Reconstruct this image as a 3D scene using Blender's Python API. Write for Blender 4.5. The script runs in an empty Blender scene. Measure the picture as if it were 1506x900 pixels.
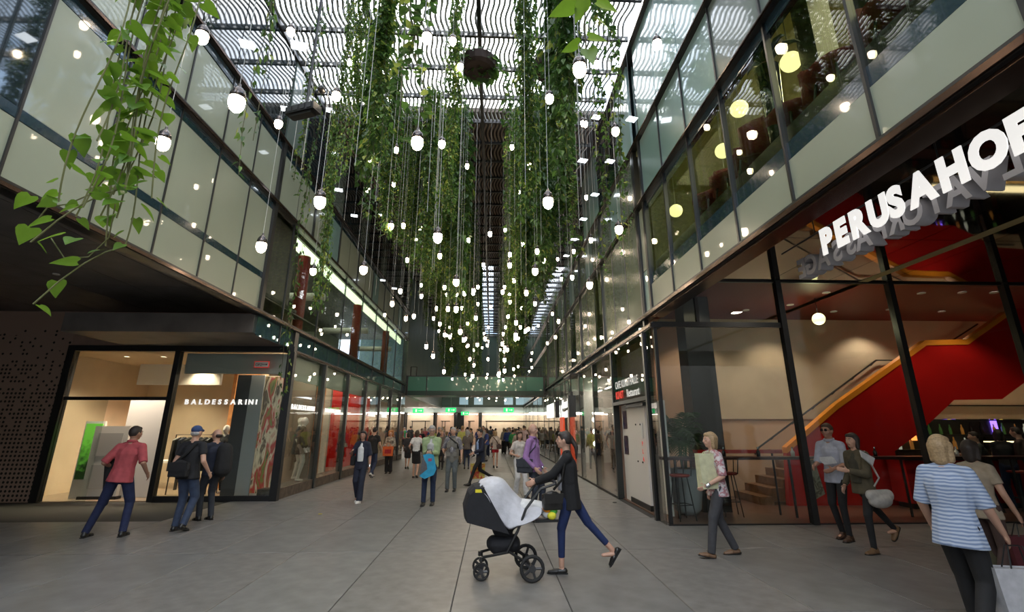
import bpy, bmesh, math, random
import numpy as np
from mathutils import Vector, Matrix
sc = bpy.context.scene
C = sc.collection
D = bpy.data
rnd = random.Random(7)
R = math.radians

# ------------------------------------------------------------------ camera
CAMH = 1.68
cam_d = D.cameras.new('camera'); cam = D.objects.new('camera', cam_d); C.objects.link(cam)
cam_d.sensor_width = 36; cam_d.lens = 696 / 1506 * 36
cam_d.shift_y = -22 / 1506
cam_d.clip_start = .05; cam_d.clip_end = 500
PITCH, YAW = 16.108, 2.292
cam.location = (0, 0, CAMH); cam.rotation_euler = (R(90 + PITCH), 0, R(-YAW))
sc.camera = cam

# ------------------------------------------------------------------ sky, exposure
world = D.worlds.new('sky'); sc.world = world; world.use_nodes = True
wt = world.node_tree; bg = wt.nodes['Background']
tc = wt.nodes.new('ShaderNodeTexCoord'); ns = wt.nodes.new('ShaderNodeTexNoise'); rp = wt.nodes.new('ShaderNodeValToRGB')
ns.inputs['Scale'].default_value = 2.2; ns.inputs['Detail'].default_value = 4
rp.color_ramp.elements[0].color = (.50, .70, 1, 1); rp.color_ramp.elements[1].color = (1, 1, 1, 1)
rp.color_ramp.elements[0].position = .38; rp.color_ramp.elements[1].position = .58
wt.links.new(tc.outputs['Generated'], ns.inputs['Vector']); wt.links.new(ns.outputs['Fac'], rp.inputs['Fac'])
wt.links.new(rp.outputs['Color'], bg.inputs['Color'])
bg.inputs['Strength'].default_value = 3.2
sc.view_settings.view_transform = 'Standard'; sc.view_settings.look = 'None'
sc.view_settings.gamma = 1; sc.view_settings.use_curve_mapping = False
sc.view_settings.exposure = 0.78
cy = sc.cycles
cy.max_bounces = 6; cy.diffuse_bounces = 3; cy.glossy_bounces = 4; cy.transparent_max_bounces = 16; cy.transmission_bounces = 4
cy.sample_clamp_indirect = 4; cy.sample_clamp_direct = 0; cy.use_denoising = True
cy.caustics_reflective = False; cy.caustics_refractive = False

def area(name, loc, rot, sx, sy, power, col=(1, .85, .65)):
    l = D.lights.new(name, 'AREA'); l.shape = 'RECTANGLE'; l.size = sx; l.size_y = sy; l.energy = power; l.color = col
    o = D.objects.new(name, l); C.objects.link(o); o.location = loc; o.rotation_euler = rot
    return o
DOWN = (0, 0, 0)
WARM = (1, .78, .52)
# luminous ceilings and lamp tracks inside the shops and rooms
def spot(name, loc, power, tilt=(0, 0), col=WARM, angle=110, size=.06):
    l = D.lights.new(name, 'SPOT'); l.energy = power; l.color = col; l.spot_size = R(angle); l.spot_blend = .6; l.shadow_soft_size = size
    o = D.objects.new(name, l); C.objects.link(o); o.location = loc; o.rotation_euler = (R(tilt[0]), R(tilt[1]), 0); return o
for x_, y_ in ((-10.2, 13.6), (-9.2, 13.6), (-8.6, 14.4), (-7.4, 13.8), (-9.8, 15.2), (-7.2, 15.4)): spot('menswear_spot', (x_, y_, 3.5), 95)
for x_ in (-10.2, -9.3, -8.5): spot('entrance_spot', (x_, 12.62, 3.45), 90, (22, 0), (1, .84, .66))
for x_, y_, e_ in ((4.6, 9.9, 55), (5.4, 11.6, 75), (7.3, 10.2, 60), (7.6, 11.7, 70), (9.4, 10.2, 55), (10.2, 12.0, 60), (11.2, 10.2, 50)): spot('cafe_spot', (x_, y_, 4.5), e_*.8, (8, 0), (1, .80, .62))
area('display_window_lights', (-5.7, 14.0, 3.5), DOWN, .3, 2.4, 30, (1, .88, .72))
area('wood_shop_lights', (-6.9, 17.6, 3.5), DOWN, 1.6, 4.0, 80, WARM)
area('red_shop_lights', (-6.9, 23.6, 3.5), DOWN, 1.6, 6.0, 75, (1, .85, .72))
for x_ in (12.0, 13.4, 14.8): spot('bar_spot', (x_, 12.0, 4.5), 30, (0, 0), (1, .7, .45))
area('entrance_lights', (4.3, 14.6, 3.5), DOWN, 1.6, 3.2, 45, (1, .86, .7))
area('boutique_lights', (5.4, 22.5, 3.5), DOWN, 2.4, 11, 120, (1, .88, .74))
area('upper_room_lights', (5.9, 6.0, 7.68), DOWN, 2.6, 9.5, 330, (1, .90, .55))
area('upper_office_lights', (5.6, 18.0, 7.6), DOWN, 3.0, 14, 160, (.95, .95, .6))
area('far_hall_lights', (-9.4, 40.0, 3.55), DOWN, 6, 16, 330, (1, .9, .78))
area('far_shop_lights', (-1.2, 49.2, 3.1), (R(-25), 0, 0), 7.5, .25, 120, (1, .9, .78))
area('gallery_lights', (-7.0, 19.0, 6.5), DOWN, 2.0, 15, 60, (.95, 1, .75))

# ------------------------------------------------------------------ picture to place helpers
_p, _y = R(PITCH), R(YAW)
_F = Vector((math.sin(_y) * math.cos(_p), math.cos(_y) * math.cos(_p), math.sin(_p)))
_R = Vector((math.cos(_y), -math.sin(_y), 0)); _U = _R.cross(_F)
def inside(q):      # pull a hanging thing along its sight line until it is clear of both facades
    c = Vector((0, 0, CAMH)); f = 1.0
    while not (-4.9 < (c+(q-c)*f).x < 2.9) and f > .3: f *= .97
    return c+(q-c)*f
def at(px, py, **k):
    d = (px - 753) / 696 * _R - (py - 428) / 696 * _U + _F
    a = list(k)[0]; o = Vector((0, 0, CAMH))
    if a == 'd': return o + d * k[a]
    i = 'xyz'.index(a); return o + d * ((k[a] - o[i]) / d[i])

# ------------------------------------------------------------------ materials
MATS = {}
def mat(name, col, rough=.6, metal=0, emit=0, ecol=None, noise=None, bump=0, coat=0, spec=.5, alpha=None, trans=0):
    if name in MATS: return MATS[name]
    m = D.materials.new(name); m.use_nodes = True; t = m.node_tree; b = t.nodes['Principled BSDF']
    c = tuple(col) + (1,)
    b.inputs['Base Color'].default_value = c; b.inputs['Roughness'].default_value = rough; b.inputs['Metallic'].default_value = metal
    b.inputs['Coat Weight'].default_value = coat; b.inputs['Coat Roughness'].default_value = .03
    b.inputs['Specular IOR Level'].default_value = spec
    m.diffuse_color = c
    if noise or bump:
        sc_, amt = noise or (30, .15)
        x = t.nodes.new('ShaderNodeTexCoord'); n = t.nodes.new('ShaderNodeTexNoise'); n.inputs['Scale'].default_value = sc_; n.inputs['Detail'].default_value = 4
        t.links.new(x.outputs['Object'], n.inputs['Vector'])
        r = t.nodes.new('ShaderNodeValToRGB'); r.color_ramp.elements[0].position = .3; r.color_ramp.elements[1].position = .7
        r.color_ramp.elements[0].color = tuple(max(0, v * (1 - amt)) for v in col) + (1,)
        r.color_ramp.elements[1].color = tuple(min(1, v * (1 + amt)) for v in col) + (1,)
        t.links.new(n.outputs['Fac'], r.inputs['Fac']); t.links.new(r.outputs['Color'], b.inputs['Base Color'])
        if bump:
            u = t.nodes.new('ShaderNodeBump'); u.inputs['Strength'].default_value = bump; u.inputs['Distance'].default_value = .02
            t.links.new(n.outputs['Fac'], u.inputs['Height']); t.links.new(u.outputs['Normal'], b.inputs['Normal'])
    if emit:
        b.inputs['Emission Color'].default_value = tuple(ecol or col) + (1,); b.inputs['Emission Strength'].default_value = emit
    if trans: b.inputs['Transmission Weight'].default_value = trans
    MATS[name] = m; return m
def glass(name, tint, refl=1.0, rough=.0, dirt=0.0, dcol=(.6, .65, .62)):
    if name in MATS: return MATS[name]
    m = D.materials.new(name); m.use_nodes = True; t = m.node_tree; t.nodes.clear()
    o = t.nodes.new('ShaderNodeOutputMaterial'); tr = t.nodes.new('ShaderNodeBsdfTransparent'); gl = t.nodes.new('ShaderNodeBsdfGlossy')
    tr.inputs['Color'].default_value = tuple(tint) + (1,); gl.inputs['Roughness'].default_value = rough; gl.inputs['Color'].default_value = (refl, refl, refl, 1)
    lw = t.nodes.new('ShaderNodeLayerWeight'); lw.inputs['Blend'].default_value = .5; mx = t.nodes.new('ShaderNodeMixShader')
    pw = t.nodes.new('ShaderNodeMath'); pw.operation = 'POWER'; pw.inputs[1].default_value = 4.5; t.links.new(lw.outputs['Facing'], pw.inputs[0])
    fr = t.nodes.new('ShaderNodeMath'); fr.operation = 'MULTIPLY_ADD'; fr.inputs[1].default_value = .85; fr.inputs[2].default_value = .04; t.links.new(pw.outputs[0], fr.inputs[0])
    t.links.new(fr.outputs[0], mx.inputs[0]); t.links.new(gl.outputs[0], mx.inputs[2])
    if dirt:
        df = t.nodes.new('ShaderNodeBsdfDiffuse'); df.inputs['Color'].default_value = tuple(dcol) + (1,)
        m2 = t.nodes.new('ShaderNodeMixShader'); m2.inputs[0].default_value = dirt
        t.links.new(tr.outputs[0], m2.inputs[1]); t.links.new(df.outputs[0], m2.inputs[2]); t.links.new(m2.outputs[0], mx.inputs[1])
    else: t.links.new(tr.outputs[0], mx.inputs[1])
    t.links.new(mx.outputs[0], o.inputs[0]); MATS[name] = m; return m
def bulbmat(name, col, e):
    m = mat(name, col, emit=e); m.cycles.emission_sampling = 'NONE' if hasattr(m, 'cycles') else 'NONE'; return m

M_tile = mat('floor_tile', (.155, .150, .143), .42, noise=(3.0, .20), bump=.03)
M_joint = mat('floor_joint', (.045, .043, .04), .9)
M_frost = mat('frosted_green_glass', (.28, .315, .24), .35, coat=.6, noise=(.8, .06))
M_frost2 = mat('blue_green_glass', (.20, .33, .31), .3, coat=1.0, noise=(.8, .1))
M_blue = mat('dark_blue_glass_strip', (.012, .032, .045), .15, coat=1.0)
M_grey = mat('grey_green_glass', (.15, .19, .17), .25, coat=1.0)
M_dark = mat('dark_window_glass', (.012, .02, .024), .05, coat=1.0)
M_black = mat('black_steel', (.012, .012, .012), .35)
M_copper = mat('bronze_strip', (.09, .055, .04), .22, metal=.8)
M_soffL = mat('dark_soffit_panel', (.15, .135, .125), .5, noise=(2, .2))
M_soffR = mat('glossy_black_soffit', (.010, .006, .004), .04, coat=1.0, spec=.8)
M_perf = mat('brown_plaster', (.36, .24, .18), .8, noise=(4, .1), bump=.05)
M_glass = glass('clear_glass', (.86, .90, .88), .9)
M_glassg = glass('green_tinted_glass', (.80, .84, .74), .95)
M_glassb = glass('smoky_glass', (.66, .66, .64), .9)
M_white = mat('white_paint', (.75, .72, .68), .6)
M_cream = mat('cream_wall', (.62, .50, .36), .7, noise=(2, .06))
M_peach = mat('peach_wall', (.60, .40, .28), .7, noise=(1.5, .07))
M_yel = mat('olive_yellow_wall', (.42, .36, .17), .8, noise=(1.5, .08))
M_red = mat('red_lacquer', (.50, .012, .010), .18, coat=.8)
M_dred = mat('dark_red_wall', (.16, .012, .01), .5)
M_orange = mat('orange_edge', (.85, .28, .02), .4)
M_wood = mat('orange_wood', (.50, .20, .06), .5, noise=(6, .25))
M_stair = mat('brown_wood', (.20, .10, .045), .5, noise=(8, .3))
M_cfloor = mat('brown_floor', (.13, .065, .045), .3, noise=(5, .2))
M_chrome = mat('chrome', (.6, .6, .6), .15, metal=1)
M_cable = mat('steel_cable', (.42, .42, .40), .45)
M_bulb = bulbmat('glowing_bulb', (1, .80, .58), 26); M_bulb.cycles.emission_sampling = 'FRONT'
M_lampw = bulbmat('lamp_white', (1, .95, .88), 9)
M_globe = bulbmat('globe_glow', (1, .90, .42), 1.25)
M_cove = bulbmat('cove_glow', (.85, 1, .62), 1.6)
M_sign = mat('sign_white', (.85, .83, .80), .35, emit=.55)
M_signside = mat('sign_grey_side', (.30, .29, .29), .6)
M_slat = mat('pale_metal_slat', (.42, .42, .40), .5)
M_slatb = mat('brown_slat', (.30, .22, .17), .6)
M_slab = mat('dark_roof_slab', (.06, .045, .035), .9)
M_green = mat('green_bridge_glass', (.025, .19, .12), .3, coat=.4)
M_dgreen = mat('dark_green_band', (.01, .045, .03), .4)
M_steel = mat('dark_bronze_post', (.025, .028, .026), .3)

# ------------------------------------------------------------------ mesh helpers
class MB:
    def __init__(s): s.v = []; s.f = []; s.m = []
    def box(s, x0, x1, y0, y1, z0, z1, m=0):
        i = len(s.v)
        s.v += [(x0,y0,z0),(x1,y0,z0),(x1,y1,z0),(x0,y1,z0),(x0,y0,z1),(x1,y0,z1),(x1,y1,z1),(x0,y1,z1)]
        s.f += [(i,i+3,i+2,i+1),(i+4,i+5,i+6,i+7),(i,i+1,i+5,i+4),(i+1,i+2,i+6,i+5),(i+2,i+3,i+7,i+6),(i+3,i,i+4,i+7)]; s.m += [m]*6; return s
    def tube(s, pts, r, n=6, m=0, caps=True, flat=1.0, side=None):
        pts = [Vector(p) for p in pts]; i0 = len(s.v); rr = r if hasattr(r, '__len__') else [r]*len(pts)
        a = None
        for k, p in enumerate(pts):
            d = (pts[min(k+1, len(pts)-1)] - pts[max(k-1, 0)]).normalized()
            if side is not None: a = Vector(side) - d * d.dot(Vector(side)); a.normalize()
            elif a is None: a = d.orthogonal().normalized()
            else: a = (a - d * a.dot(d)).normalized()
            b = d.cross(a)
            for j in range(n):
                t = 2*math.pi*j/n; s.v.append(tuple(p + (a*math.cos(t)*flat + b*math.sin(t))*rr[k]))
        for k in range(len(pts)-1):
            for j in range(n):
                q = i0+k*n; s.f.append((q+j, q+(j+1)%n, q+n+(j+1)%n, q+n+j)); s.m.append(m)
        if caps:
            s.f.append(tuple(reversed(range(i0, i0+n)))); e = i0+(len(pts)-1)*n; s.f.append(tuple(range(e, e+n))); s.m += [m, m]
        return s
    def lathe(s, prof, n=12, m=0, c=(0,0,0)):
        i0 = len(s.v)
        for (r, z) in prof:
            for j in range(n):
                t = 2*math.pi*j/n; s.v.append((c[0]+r*math.cos(t), c[1]+r*math.sin(t), c[2]+z))
        for k in range(len(prof)-1):
            for j in range(n):
                q = i0+k*n; s.f.append((q+j, q+(j+1)%n, q+n+(j+1)%n, q+n+j)); s.m.append(m)
        s.f.append(tuple(reversed(range(i0, i0+n)))); e = i0+(len(prof)-1)*n; s.f.append(tuple(range(e, e+n))); s.m += [m, m]
        return s
    def prism(s, poly, a0, a1, axis='y', m=0):   # poly in the other two axes (x,z) / (y,z) / (x,y)
        i = len(s.v); n = len(poly)
        for a in (a0, a1):
            for (u, w) in poly:
                s.v.append({'y': (u, a, w), 'x': (a, u, w), 'z': (u, w, a)}[axis])
        s.f += [tuple(range(i, i+n)), tuple(reversed(range(i+n, i+2*n)))]; s.m += [m, m]
        for j in range(n): s.f.append((i+j, i+n+j, i+n+(j+1)%n, i+(j+1)%n)); s.m.append(m)
        return s
    def ell(s, c, r, n=10, k=7, m=0, M=None):
        c = Vector(c); i0 = len(s.v)
        for a in range(1, k):
            ph = math.pi*a/k
            for j in range(n):
                t = 2*math.pi*j/n; v = Vector((r[0]*math.sin(ph)*math.cos(t), r[1]*math.sin(ph)*math.sin(t), r[2]*math.cos(ph)))
                s.v.append(tuple(c + (M @ v if M else v)))
        for e in (1, -1):
            v = Vector((0, 0, r[2]*e)); s.v.append(tuple(c + (M @ v if M else v)))
        T = len(s.v)-2; B = T+1
        for a in range(k-2):
            for j in range(n):
                q = i0+a*n; s.f.append((q+j, q+n+j, q+n+(j+1)%n, q+(j+1)%n)); s.m.append(m)
        e = i0+(k-2)*n
        for j in range(n):
            s.f.append((T, i0+j, i0+(j+1)%n)); s.f.append((B, e+(j+1)%n, e+j)); s.m += [m, m]
        return s
    def cap(s, a, b, ra, rb, side=None, fx=1.0, n=10):     # tapered capsule with an elliptic section
        a = Vector(a); b = Vector(b); d = b - a; L = d.length; d = d/L if L > 1e-6 else Vector((0,0,1))
        pts = []; rs = []
        for t in (-90, -60, -30, 0): pts.append(a + d*(math.sin(R(t))*ra)); rs.append(max(ra*math.cos(R(t)), ra*.05))
        for t in (0, 30, 60, 90): pts.append(b + d*(math.sin(R(t))*rb)); rs.append(max(rb*math.cos(R(t)), rb*.05))
        sd = Vector(side) if side is not None else d.orthogonal()
        u = sd - d*sd.dot(d)
        if u.length < 1e-3: u = d.orthogonal()
        u.normalize(); w = d.cross(u); i0 = len(s.v)
        for p, r in zip(pts, rs):
            for j in range(n):
                t = 2*math.pi*j/n; s.v.append(tuple(p + (u*math.cos(t)*fx + w*math.sin(t))*r))
        for k in range(len(pts)-1):
            for j in range(n):
                q = i0+k*n; s.f.append((q+j, q+(j+1)%n, q+n+(j+1)%n, q+n+j)); s.m.append(0)
        s.f.append(tuple(reversed(range(i0, i0+n)))); e = i0+(len(pts)-1)*n; s.f.append(tuple(range(e, e+n))); s.m += [0, 0]
        return s
    def con(s, a, b, ra, rb, side=None, fx=1.0, n=12):     # like cap, but cut flat at a (hems and cuffs)
        a = Vector(a); b = Vector(b); d = (b-a).normalized(); pts = [a, a]; rs = [ra*.02, ra]
        for t in (0, 30, 60, 90): pts.append(b + d*(math.sin(R(t))*rb)); rs.append(max(rb*math.cos(R(t)), rb*.05))
        sd = Vector(side) if side is not None else d.orthogonal(); u = sd - d*sd.dot(d)
        if u.length < 1e-3: u = d.orthogonal()
        u.normalize(); w = d.cross(u); i0 = len(s.v)
        for p, r in zip(pts, rs):
            for j in range(n): t = 2*math.pi*j/n; s.v.append(tuple(p + (u*math.cos(t)*fx + w*math.sin(t))*r))
        for k in range(len(pts)-1):
            for j in range(n): q = i0+k*n; s.f.append((q+j, q+(j+1)%n, q+n+(j+1)%n, q+n+j)); s.m.append(0)
        s.f.append(tuple(reversed(range(i0, i0+n)))); e = i0+(len(pts)-1)*n; s.f.append(tuple(range(e, e+n))); s.m += [0, 0]
        return s
    def mesh(s, name, mats, smooth=False):
        me = D.meshes.new(name); me.from_pydata(s.v, [], s.f)
        for m in (mats if isinstance(mats, (list, tuple)) else [mats]): me.materials.append(m)
        if any(s.m): me.polygons.foreach_set('material_index', s.m)
        if smooth: me.polygons.foreach_set('use_smooth', [True]*len(me.polygons))
        me.update(); return me
    def build(s, name, mats, parent=None, smooth=False, loc=None, label=None, kind=None):
        return obj(name, s.mesh(name, mats, smooth), parent, loc, label, kind)
def obj(name, me, parent=None, loc=None, label=None, kind=None):
    o = D.objects.new(name, me); C.objects.link(o)
    if parent: o.parent = parent
    if loc is not None: o.location = loc
    if label: o['label'] = label
    if kind: o['kind'] = kind
    return o
def thing(name, label, cat, loc=(0,0,0), rz=0, group=None):
    o = D.objects.new(name, None); C.objects.link(o); o.location = loc; o.rotation_euler = (0,0,R(rz)); o.empty_display_size = .1
    o['label'] = label; o['category'] = cat
    if group: o['group'] = group
    return o
def tag(o, label, cat, group=None):
    o['label'] = label; o['category'] = cat
    if group: o['group'] = group
    return o
def struct(name, label=None, cat='wall'):
    o = D.objects.new(name, None); C.objects.link(o); o['kind'] = 'structure'; o['category'] = cat
    if label: o['label'] = label
    return o
def ctree(o, parent=None):
    c = o.copy(); C.objects.link(c); c.parent = parent
    for ch in o.children: ctree(ch, c)
    return c
def bx(name, m, parent, *a, label=None, kind=None): return MB().box(*a).build(name, m, parent, label=label, kind=kind)
FACE_RIGHTWALL = Matrix(((0,0,-1),(-1,0,0),(0,1,0)))     # columns: reading dir -Y, up Z, normal -X
FACE_LEFTWALL = Matrix(((0,0,1),(1,0,0),(0,1,0)))        # reading +Y, normal +X
FACE_FRONT = Matrix(((1,0,0),(0,0,-1),(0,1,0)))          # reading +X, normal -Y
FACE_RIGHTWALL_BACK = Matrix(((0,0,1),(1,0,0),(0,1,0)))
def text(s, loc, face, size, m, depth=.004, parent=None, name='lettering', bold=.0, space=1.0, sx=1.0, shear=0, align='LEFT', label=None):
    cu = D.curves.new(name, 'FONT'); cu.body = s; cu.size = size; cu.extrude = depth/2; cu.offset = bold; cu.space_character = space; cu.align_x = align; cu.shear = shear
    cu.resolution_u = 4
    for q in (m if isinstance(m, (list, tuple)) else [m]): cu.materials.append(q)
    o = D.objects.new(name, cu); C.objects.link(o)
    o.matrix_world = Matrix.Translation(loc) @ face.to_4x4() @ Matrix.Diagonal((sx, 1, 1, 1))
    if parent: o.parent = parent; o.matrix_parent_inverse = Matrix.Translation(parent.location).inverted()
    if label: o['label'] = label
    return o
# ================================================================== THE SETTING
XL, XR = -5.19, 3.19
Y1L, Y1R = 12.45, 9.17          # shop fronts that face the square
YB = 29.0                       # the bridge
YE = 50.0                       # end of the passage
PW, PD = 1.16, 2.45
# ---- floor: recessed joint bed and single slabs
fl = struct('floor', 'grey concrete slab paving of the passage', 'floor')
bx('paving', mat('rear_paving', (.20, .19, .18), .5), fl, -16, 18, -17, -4.8, -.2, -.002); bx('joint_bed', M_joint, fl, -16, 18, -15, YE+.2, -.3, -.012)
tiles = {}
def tile_mesh(v):
    b = MB(); w, d, h = PW/2-.005, PD/2-.005, .012; e = .004
    b.v = [(-w,-d,-h),(w,-d,-h),(w,d,-h),(-w,d,-h),(-w,-d,-e),(w,-d,-e),(w,d,-e),(-w,d,-e),(-w+e,-d+e,0),(w-e,-d+e,0),(w-e,d-e,0),(-w+e,d-e,0)]
    b.f = [(0,1,5,4),(1,2,6,5),(2,3,7,6),(3,0,4,7),(4,5,9,8),(5,6,10,9),(6,7,11,10),(7,4,8,11),(8,9,10,11)]; b.m = [0]*9
    c = [(.150,.146,.140),(.168,.163,.155),(.138,.135,.131),(.160,.152,.143),(.182,.178,.172)][v]
    return b.mesh('tile', mat('floor_slab_%d' % v, c, .42, noise=(3.1+v, .22), bump=.04))
TM = [tile_mesh(v) for v in range(5)]
far = MB()
for iy in range(-4, 18):
    y = 7.5 + PD*(iy+.5) - PD
    for ix in range(-12, 12):
        x = -.38 + PW*(ix+.5)
        if y+PD/2 > 11.5 and (x < XL-PW*.6 or x > XR+.6): continue
        if y-PD/2 > 9 and x > XR+.2: continue
        if y > YE-1: continue
        if -1 < y < 21: obj('tile', TM[rnd.choice([0,0,1,1,2,3,3,4 if -2 < x < 1 else 0])], fl, (x, y, 0))
        else: far.box(x-PW/2+.005, x+PW/2-.005, y-PD/2+.005, y+PD/2-.005, -.011, 0)
for y in (30, 34, 38, 42, 46):                                   # side hall beyond the bridge
    for x in (-12.2, -9.8, -7.4): far.box(x-1.19, x+1.19, y-2, y+2, -.011, 0)
far.build('distant_tile', M_tile, fl, kind='stuff')
bx('shop_floor', M_cfloor, fl, XR+.06, 16, Y1R+.08, YB, -.02, .012)
bx('shop_floor', mat('pale_shop_floor', (.34, .26, .18), .3, noise=(3, .1)), fl, -12, XL-.05, Y1L+.05, YB, -.02, .012)

# ---- left upper facade
wl = struct('wall_left', 'left upper facade of pale green glass panels with dark blue strips and bronze ledges')
def vpanel(parent, m, x, y0, y1, z0, z1, name='glass_panel', t=.05, gap=.012):
    o = bx(name, m, parent, x-t/2, x+t/2, y0+gap, y1-gap, z0+.008, z1-.008); return o
ys = [10.45 - 1.16*k for k in range(0, 8)][::-1]      # 2.33 .. 10.45
X = XL - .06
for a, b_ in zip(ys[:-1], ys[1:]):
    vpanel(wl, M_frost, X, a, b_, 4.22, 4.92)
    vpanel(wl, M_dark if b_ < 4.9 else M_frost, X, a, b_, 5.05, 6.62)
    vpanel(wl, M_frost, X, a, b_, 6.92, 8.22)
    vpanel(wl, M_dark, X, a, b_, 8.56, 11.1)
    bx('mullion', M_black, wl, X-.02, X+.045, b_-.014, b_+.014, 4.2, 8.4)
bx('glass_panel', M_frost, wl, X-.03, X+.02, -5, ys[0]-.02, 4.22, 8.4)
bx('glass_panel', M_dark, wl, X-.03, X+.02, -5, ys[0]-.02, 8.56, 11.1)
for z0, z1 in ((4.92, 5.05), (6.62, 6.80)): bx('blue_strip', M_blue, wl, X-.03, X+.03, -5, 10.45, z0, z1)
bx('blue_strip', M_blue, wl, X-.03, X+.03, -5, YB, 8.24, 8.42)
for z0, z1, yb in ((4.10, 4.20, YB), (6.80, 6.90, YB), (8.44, 8.54, YB)):
    bx('ledge', M_black, wl, X-.08, X+.10, -5, yb, z0, z1); bx('bronze_edge', M_copper, wl, X+.10, X+.125, -5, yb, z0+.01, z1-.045)
bx('corner_post', M_black, wl, X-.08, X+.09, 10.38, 10.52, 4.2, 8.44)
# beyond the post: clear windows over the shops, frosted panels above
yk = [10.52 + 1.155*k for k in range(0, 17)]
for k, (a, b_) in enumerate(zip(yk[:-1], yk[1:])):
    vpanel(wl, M_glass, X, a, b_, 4.22, 6.78, 'window_pane', .02)
    vpanel(wl, M_frost if k % 5 != 3 else M_frost2, X, a, b_, 6.92, 8.22)
    vpanel(wl, M_dark if k % 3 else M_grey, X, a, b_, 8.56, 11.1)
    vpanel(wl, glass('blue_clear_glass', (.45, .62, .68), 1, 0, .12, (.2, .35, .4)), X, a, b_, 3.64, 4.10, 'transom_pane', .02)
    if k % 2 == 0: bx('mullion', M_steel, wl, X-.10, X+.05, a-.06, a+.06, 6.9, 8.42)
    else: bx('mullion', M_steel, wl, X-.02, X+.03, a-.012, a+.012, 3.64, 8.42)
bx('header_beam', M_black, wl, X-.10, X+.07, Y1L-.05, YB, 3.54, 3.64); bx('bronze_edge', M_copper, wl, X+.07, X+.09, Y1L-.05, YB, 3.56, 3.60)
# back masses of the left building
bx('masonry', M_soffL, wl, -14, -9.4, 12.7, YB, 3.75, 11.1)
bx('masonry', M_soffL, wl, -14, XL-.35, -5, 12.6, 4.7, 11.1)
bx('masonry', M_soffL, wl, -9.4, XL-.35, 10.5, YB, 6.86, 11.1)
bx('masonry', M_soffL, wl, -9.4, XL-.12, 10.5, YB, 3.70, 4.12)
bx('masonry', M_soffL, wl, -14, -13.8, -5, 12.5, 0, 4.7)
bx('masonry', mat('far_olive_facade', (.09, .11, .085), .4, noise=(.8, .2)), wl, XL-.3, XL, YB, YE, 3.6, 11.1)
bx('masonry', M_white, wl, -14, XL-.3, YB, YE, 3.6, 3.9)
# soffit on the left
sl = struct('ceiling_left', 'dark panelled soffit over the left side of the square', 'ceiling')
bx('soffit_bed', M_black, sl, -13.8, XL-.1, -5, 12.6, 4.62, 4.7)
sm = {}
for ix in range(7):
    for iy in range(-1, 5):
        x0 = XL-.12-1.2*(ix+1); y0 = 12.45-2.45*(iy+1)
        me = sm.setdefault('p', MB().box(.008, 1.192, .008, 2.442, 0, .035).mesh('soffit_panel', M_soffL))
        obj('soffit_panel', me, sl, (x0, y0, 4.585))
# ---- front wall on the left: perforated plaster and lintel
wf = struct('wall_front', 'brown plaster wall with a field of small round holes left of the menswear shop')
pm = mat('perforated_plaster', (.12, .085, .068), .8)
t = pm.node_tree; b = t.nodes['Principled BSDF']
def nd(kind, **kw):
    n = t.nodes.new(kind)
    for k, v in kw.items(): setattr(n, k, v)
    return n
def mth(op, a, b_=None, c=None):
    n = nd('ShaderNodeMath', operation=op)
    for i, v in enumerate((a, b_, c)):
        if v is None: continue
        if isinstance(v, (int, float)): n.inputs[i].default_value = v
        else: t.links.new(v, n.inputs[i])
    return n.outputs[0]
tcn = nd('ShaderNodeTexCoord'); sx = nd('ShaderNodeSeparateXYZ'); t.links.new(tcn.outputs['Object'], sx.inputs[0])
gx = mth('DIVIDE', sx.outputs['X'], .098); gz = mth('DIVIDE', sx.outputs['Z'], .098)
fx = mth('SUBTRACT', mth('FRACT', gx), .5); fz = mth('SUBTRACT', mth('FRACT', gz), .5)
dd = mth('SQRT', mth('ADD', mth('MULTIPLY', fx, fx), mth('MULTIPLY', fz, fz)))
cmb = nd('ShaderNodeCombineXYZ'); t.links.new(mth('FLOOR', gx), cmb.inputs[0]); t.links.new(mth('FLOOR', gz), cmb.inputs[2])
wn = nd('ShaderNodeTexWhiteNoise', noise_dimensions='3D'); t.links.new(cmb.outputs[0], wn.inputs['Vector'])
dens = mth('SUBTRACT', 1.32, mth('MULTIPLY', sx.outputs['Z'], .30))
hole = mth('MULTIPLY', mth('LESS_THAN', dd, .30), mth('LESS_THAN', wn.outputs['Value'], dens))
mxn = nd('ShaderNodeMix', data_type='RGBA'); t.links.new(hole, mxn.inputs[0]); mxn.inputs[6].default_value = (.38, .26, .20, 1); mxn.inputs[7].default_value = (.02, .016, .012, 1)
t.links.new(mxn.outputs[2], b.inputs['Base Color'])
bx('perforated_wall', pm, wf, -14, -10.78, Y1L, 12.7, 0, 4.62)
bx('lintel', M_perf, wf, -10.78, XL-.22, Y1L+.01, 12.7, 3.70, 4.62)
bx('end_post', M_black, wf, XL-.22, XL+.02, Y1L-.02, 12.66, 3.64, 4.14)

# ---- menswear shop front facing the square
w1 = struct('window_1', 'menswear shop front with black posts beside the perforated wall', 'window')
bx('head_rail', M_black, w1, -10.78, XL+.06, Y1L-.07, Y1L+.07, 3.56, 3.70)
for x0, x1 in ((-10.78, -10.60), (-8.11, -7.99), (XL-.10, XL+.08)): bx('post', M_black, w1, x0, x1, Y1L-.07, Y1L+.09, 0, 3.56)
bx('transom', M_black, w1, -10.6, -8.11, Y1L-.04, Y1L+.04, 2.34, 2.42)
bx('window_pane', M_glass, w1, -10.6, -8.11, Y1L-.01, Y1L+.01, 2.42, 3.56)
bx('window_pane', M_glass, w1, -10.6, -9.55, Y1L-.01, Y1L+.01, .02, 2.34)
bx('window_pane', M_glass, w1, -7.99, XL-.10, Y1L-.01, Y1L+.01, .12, 3.56)
bx('plinth', M_black, w1, -7.99, XL-.10, Y1L-.03, Y1L+.05, 0, .12)
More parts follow.
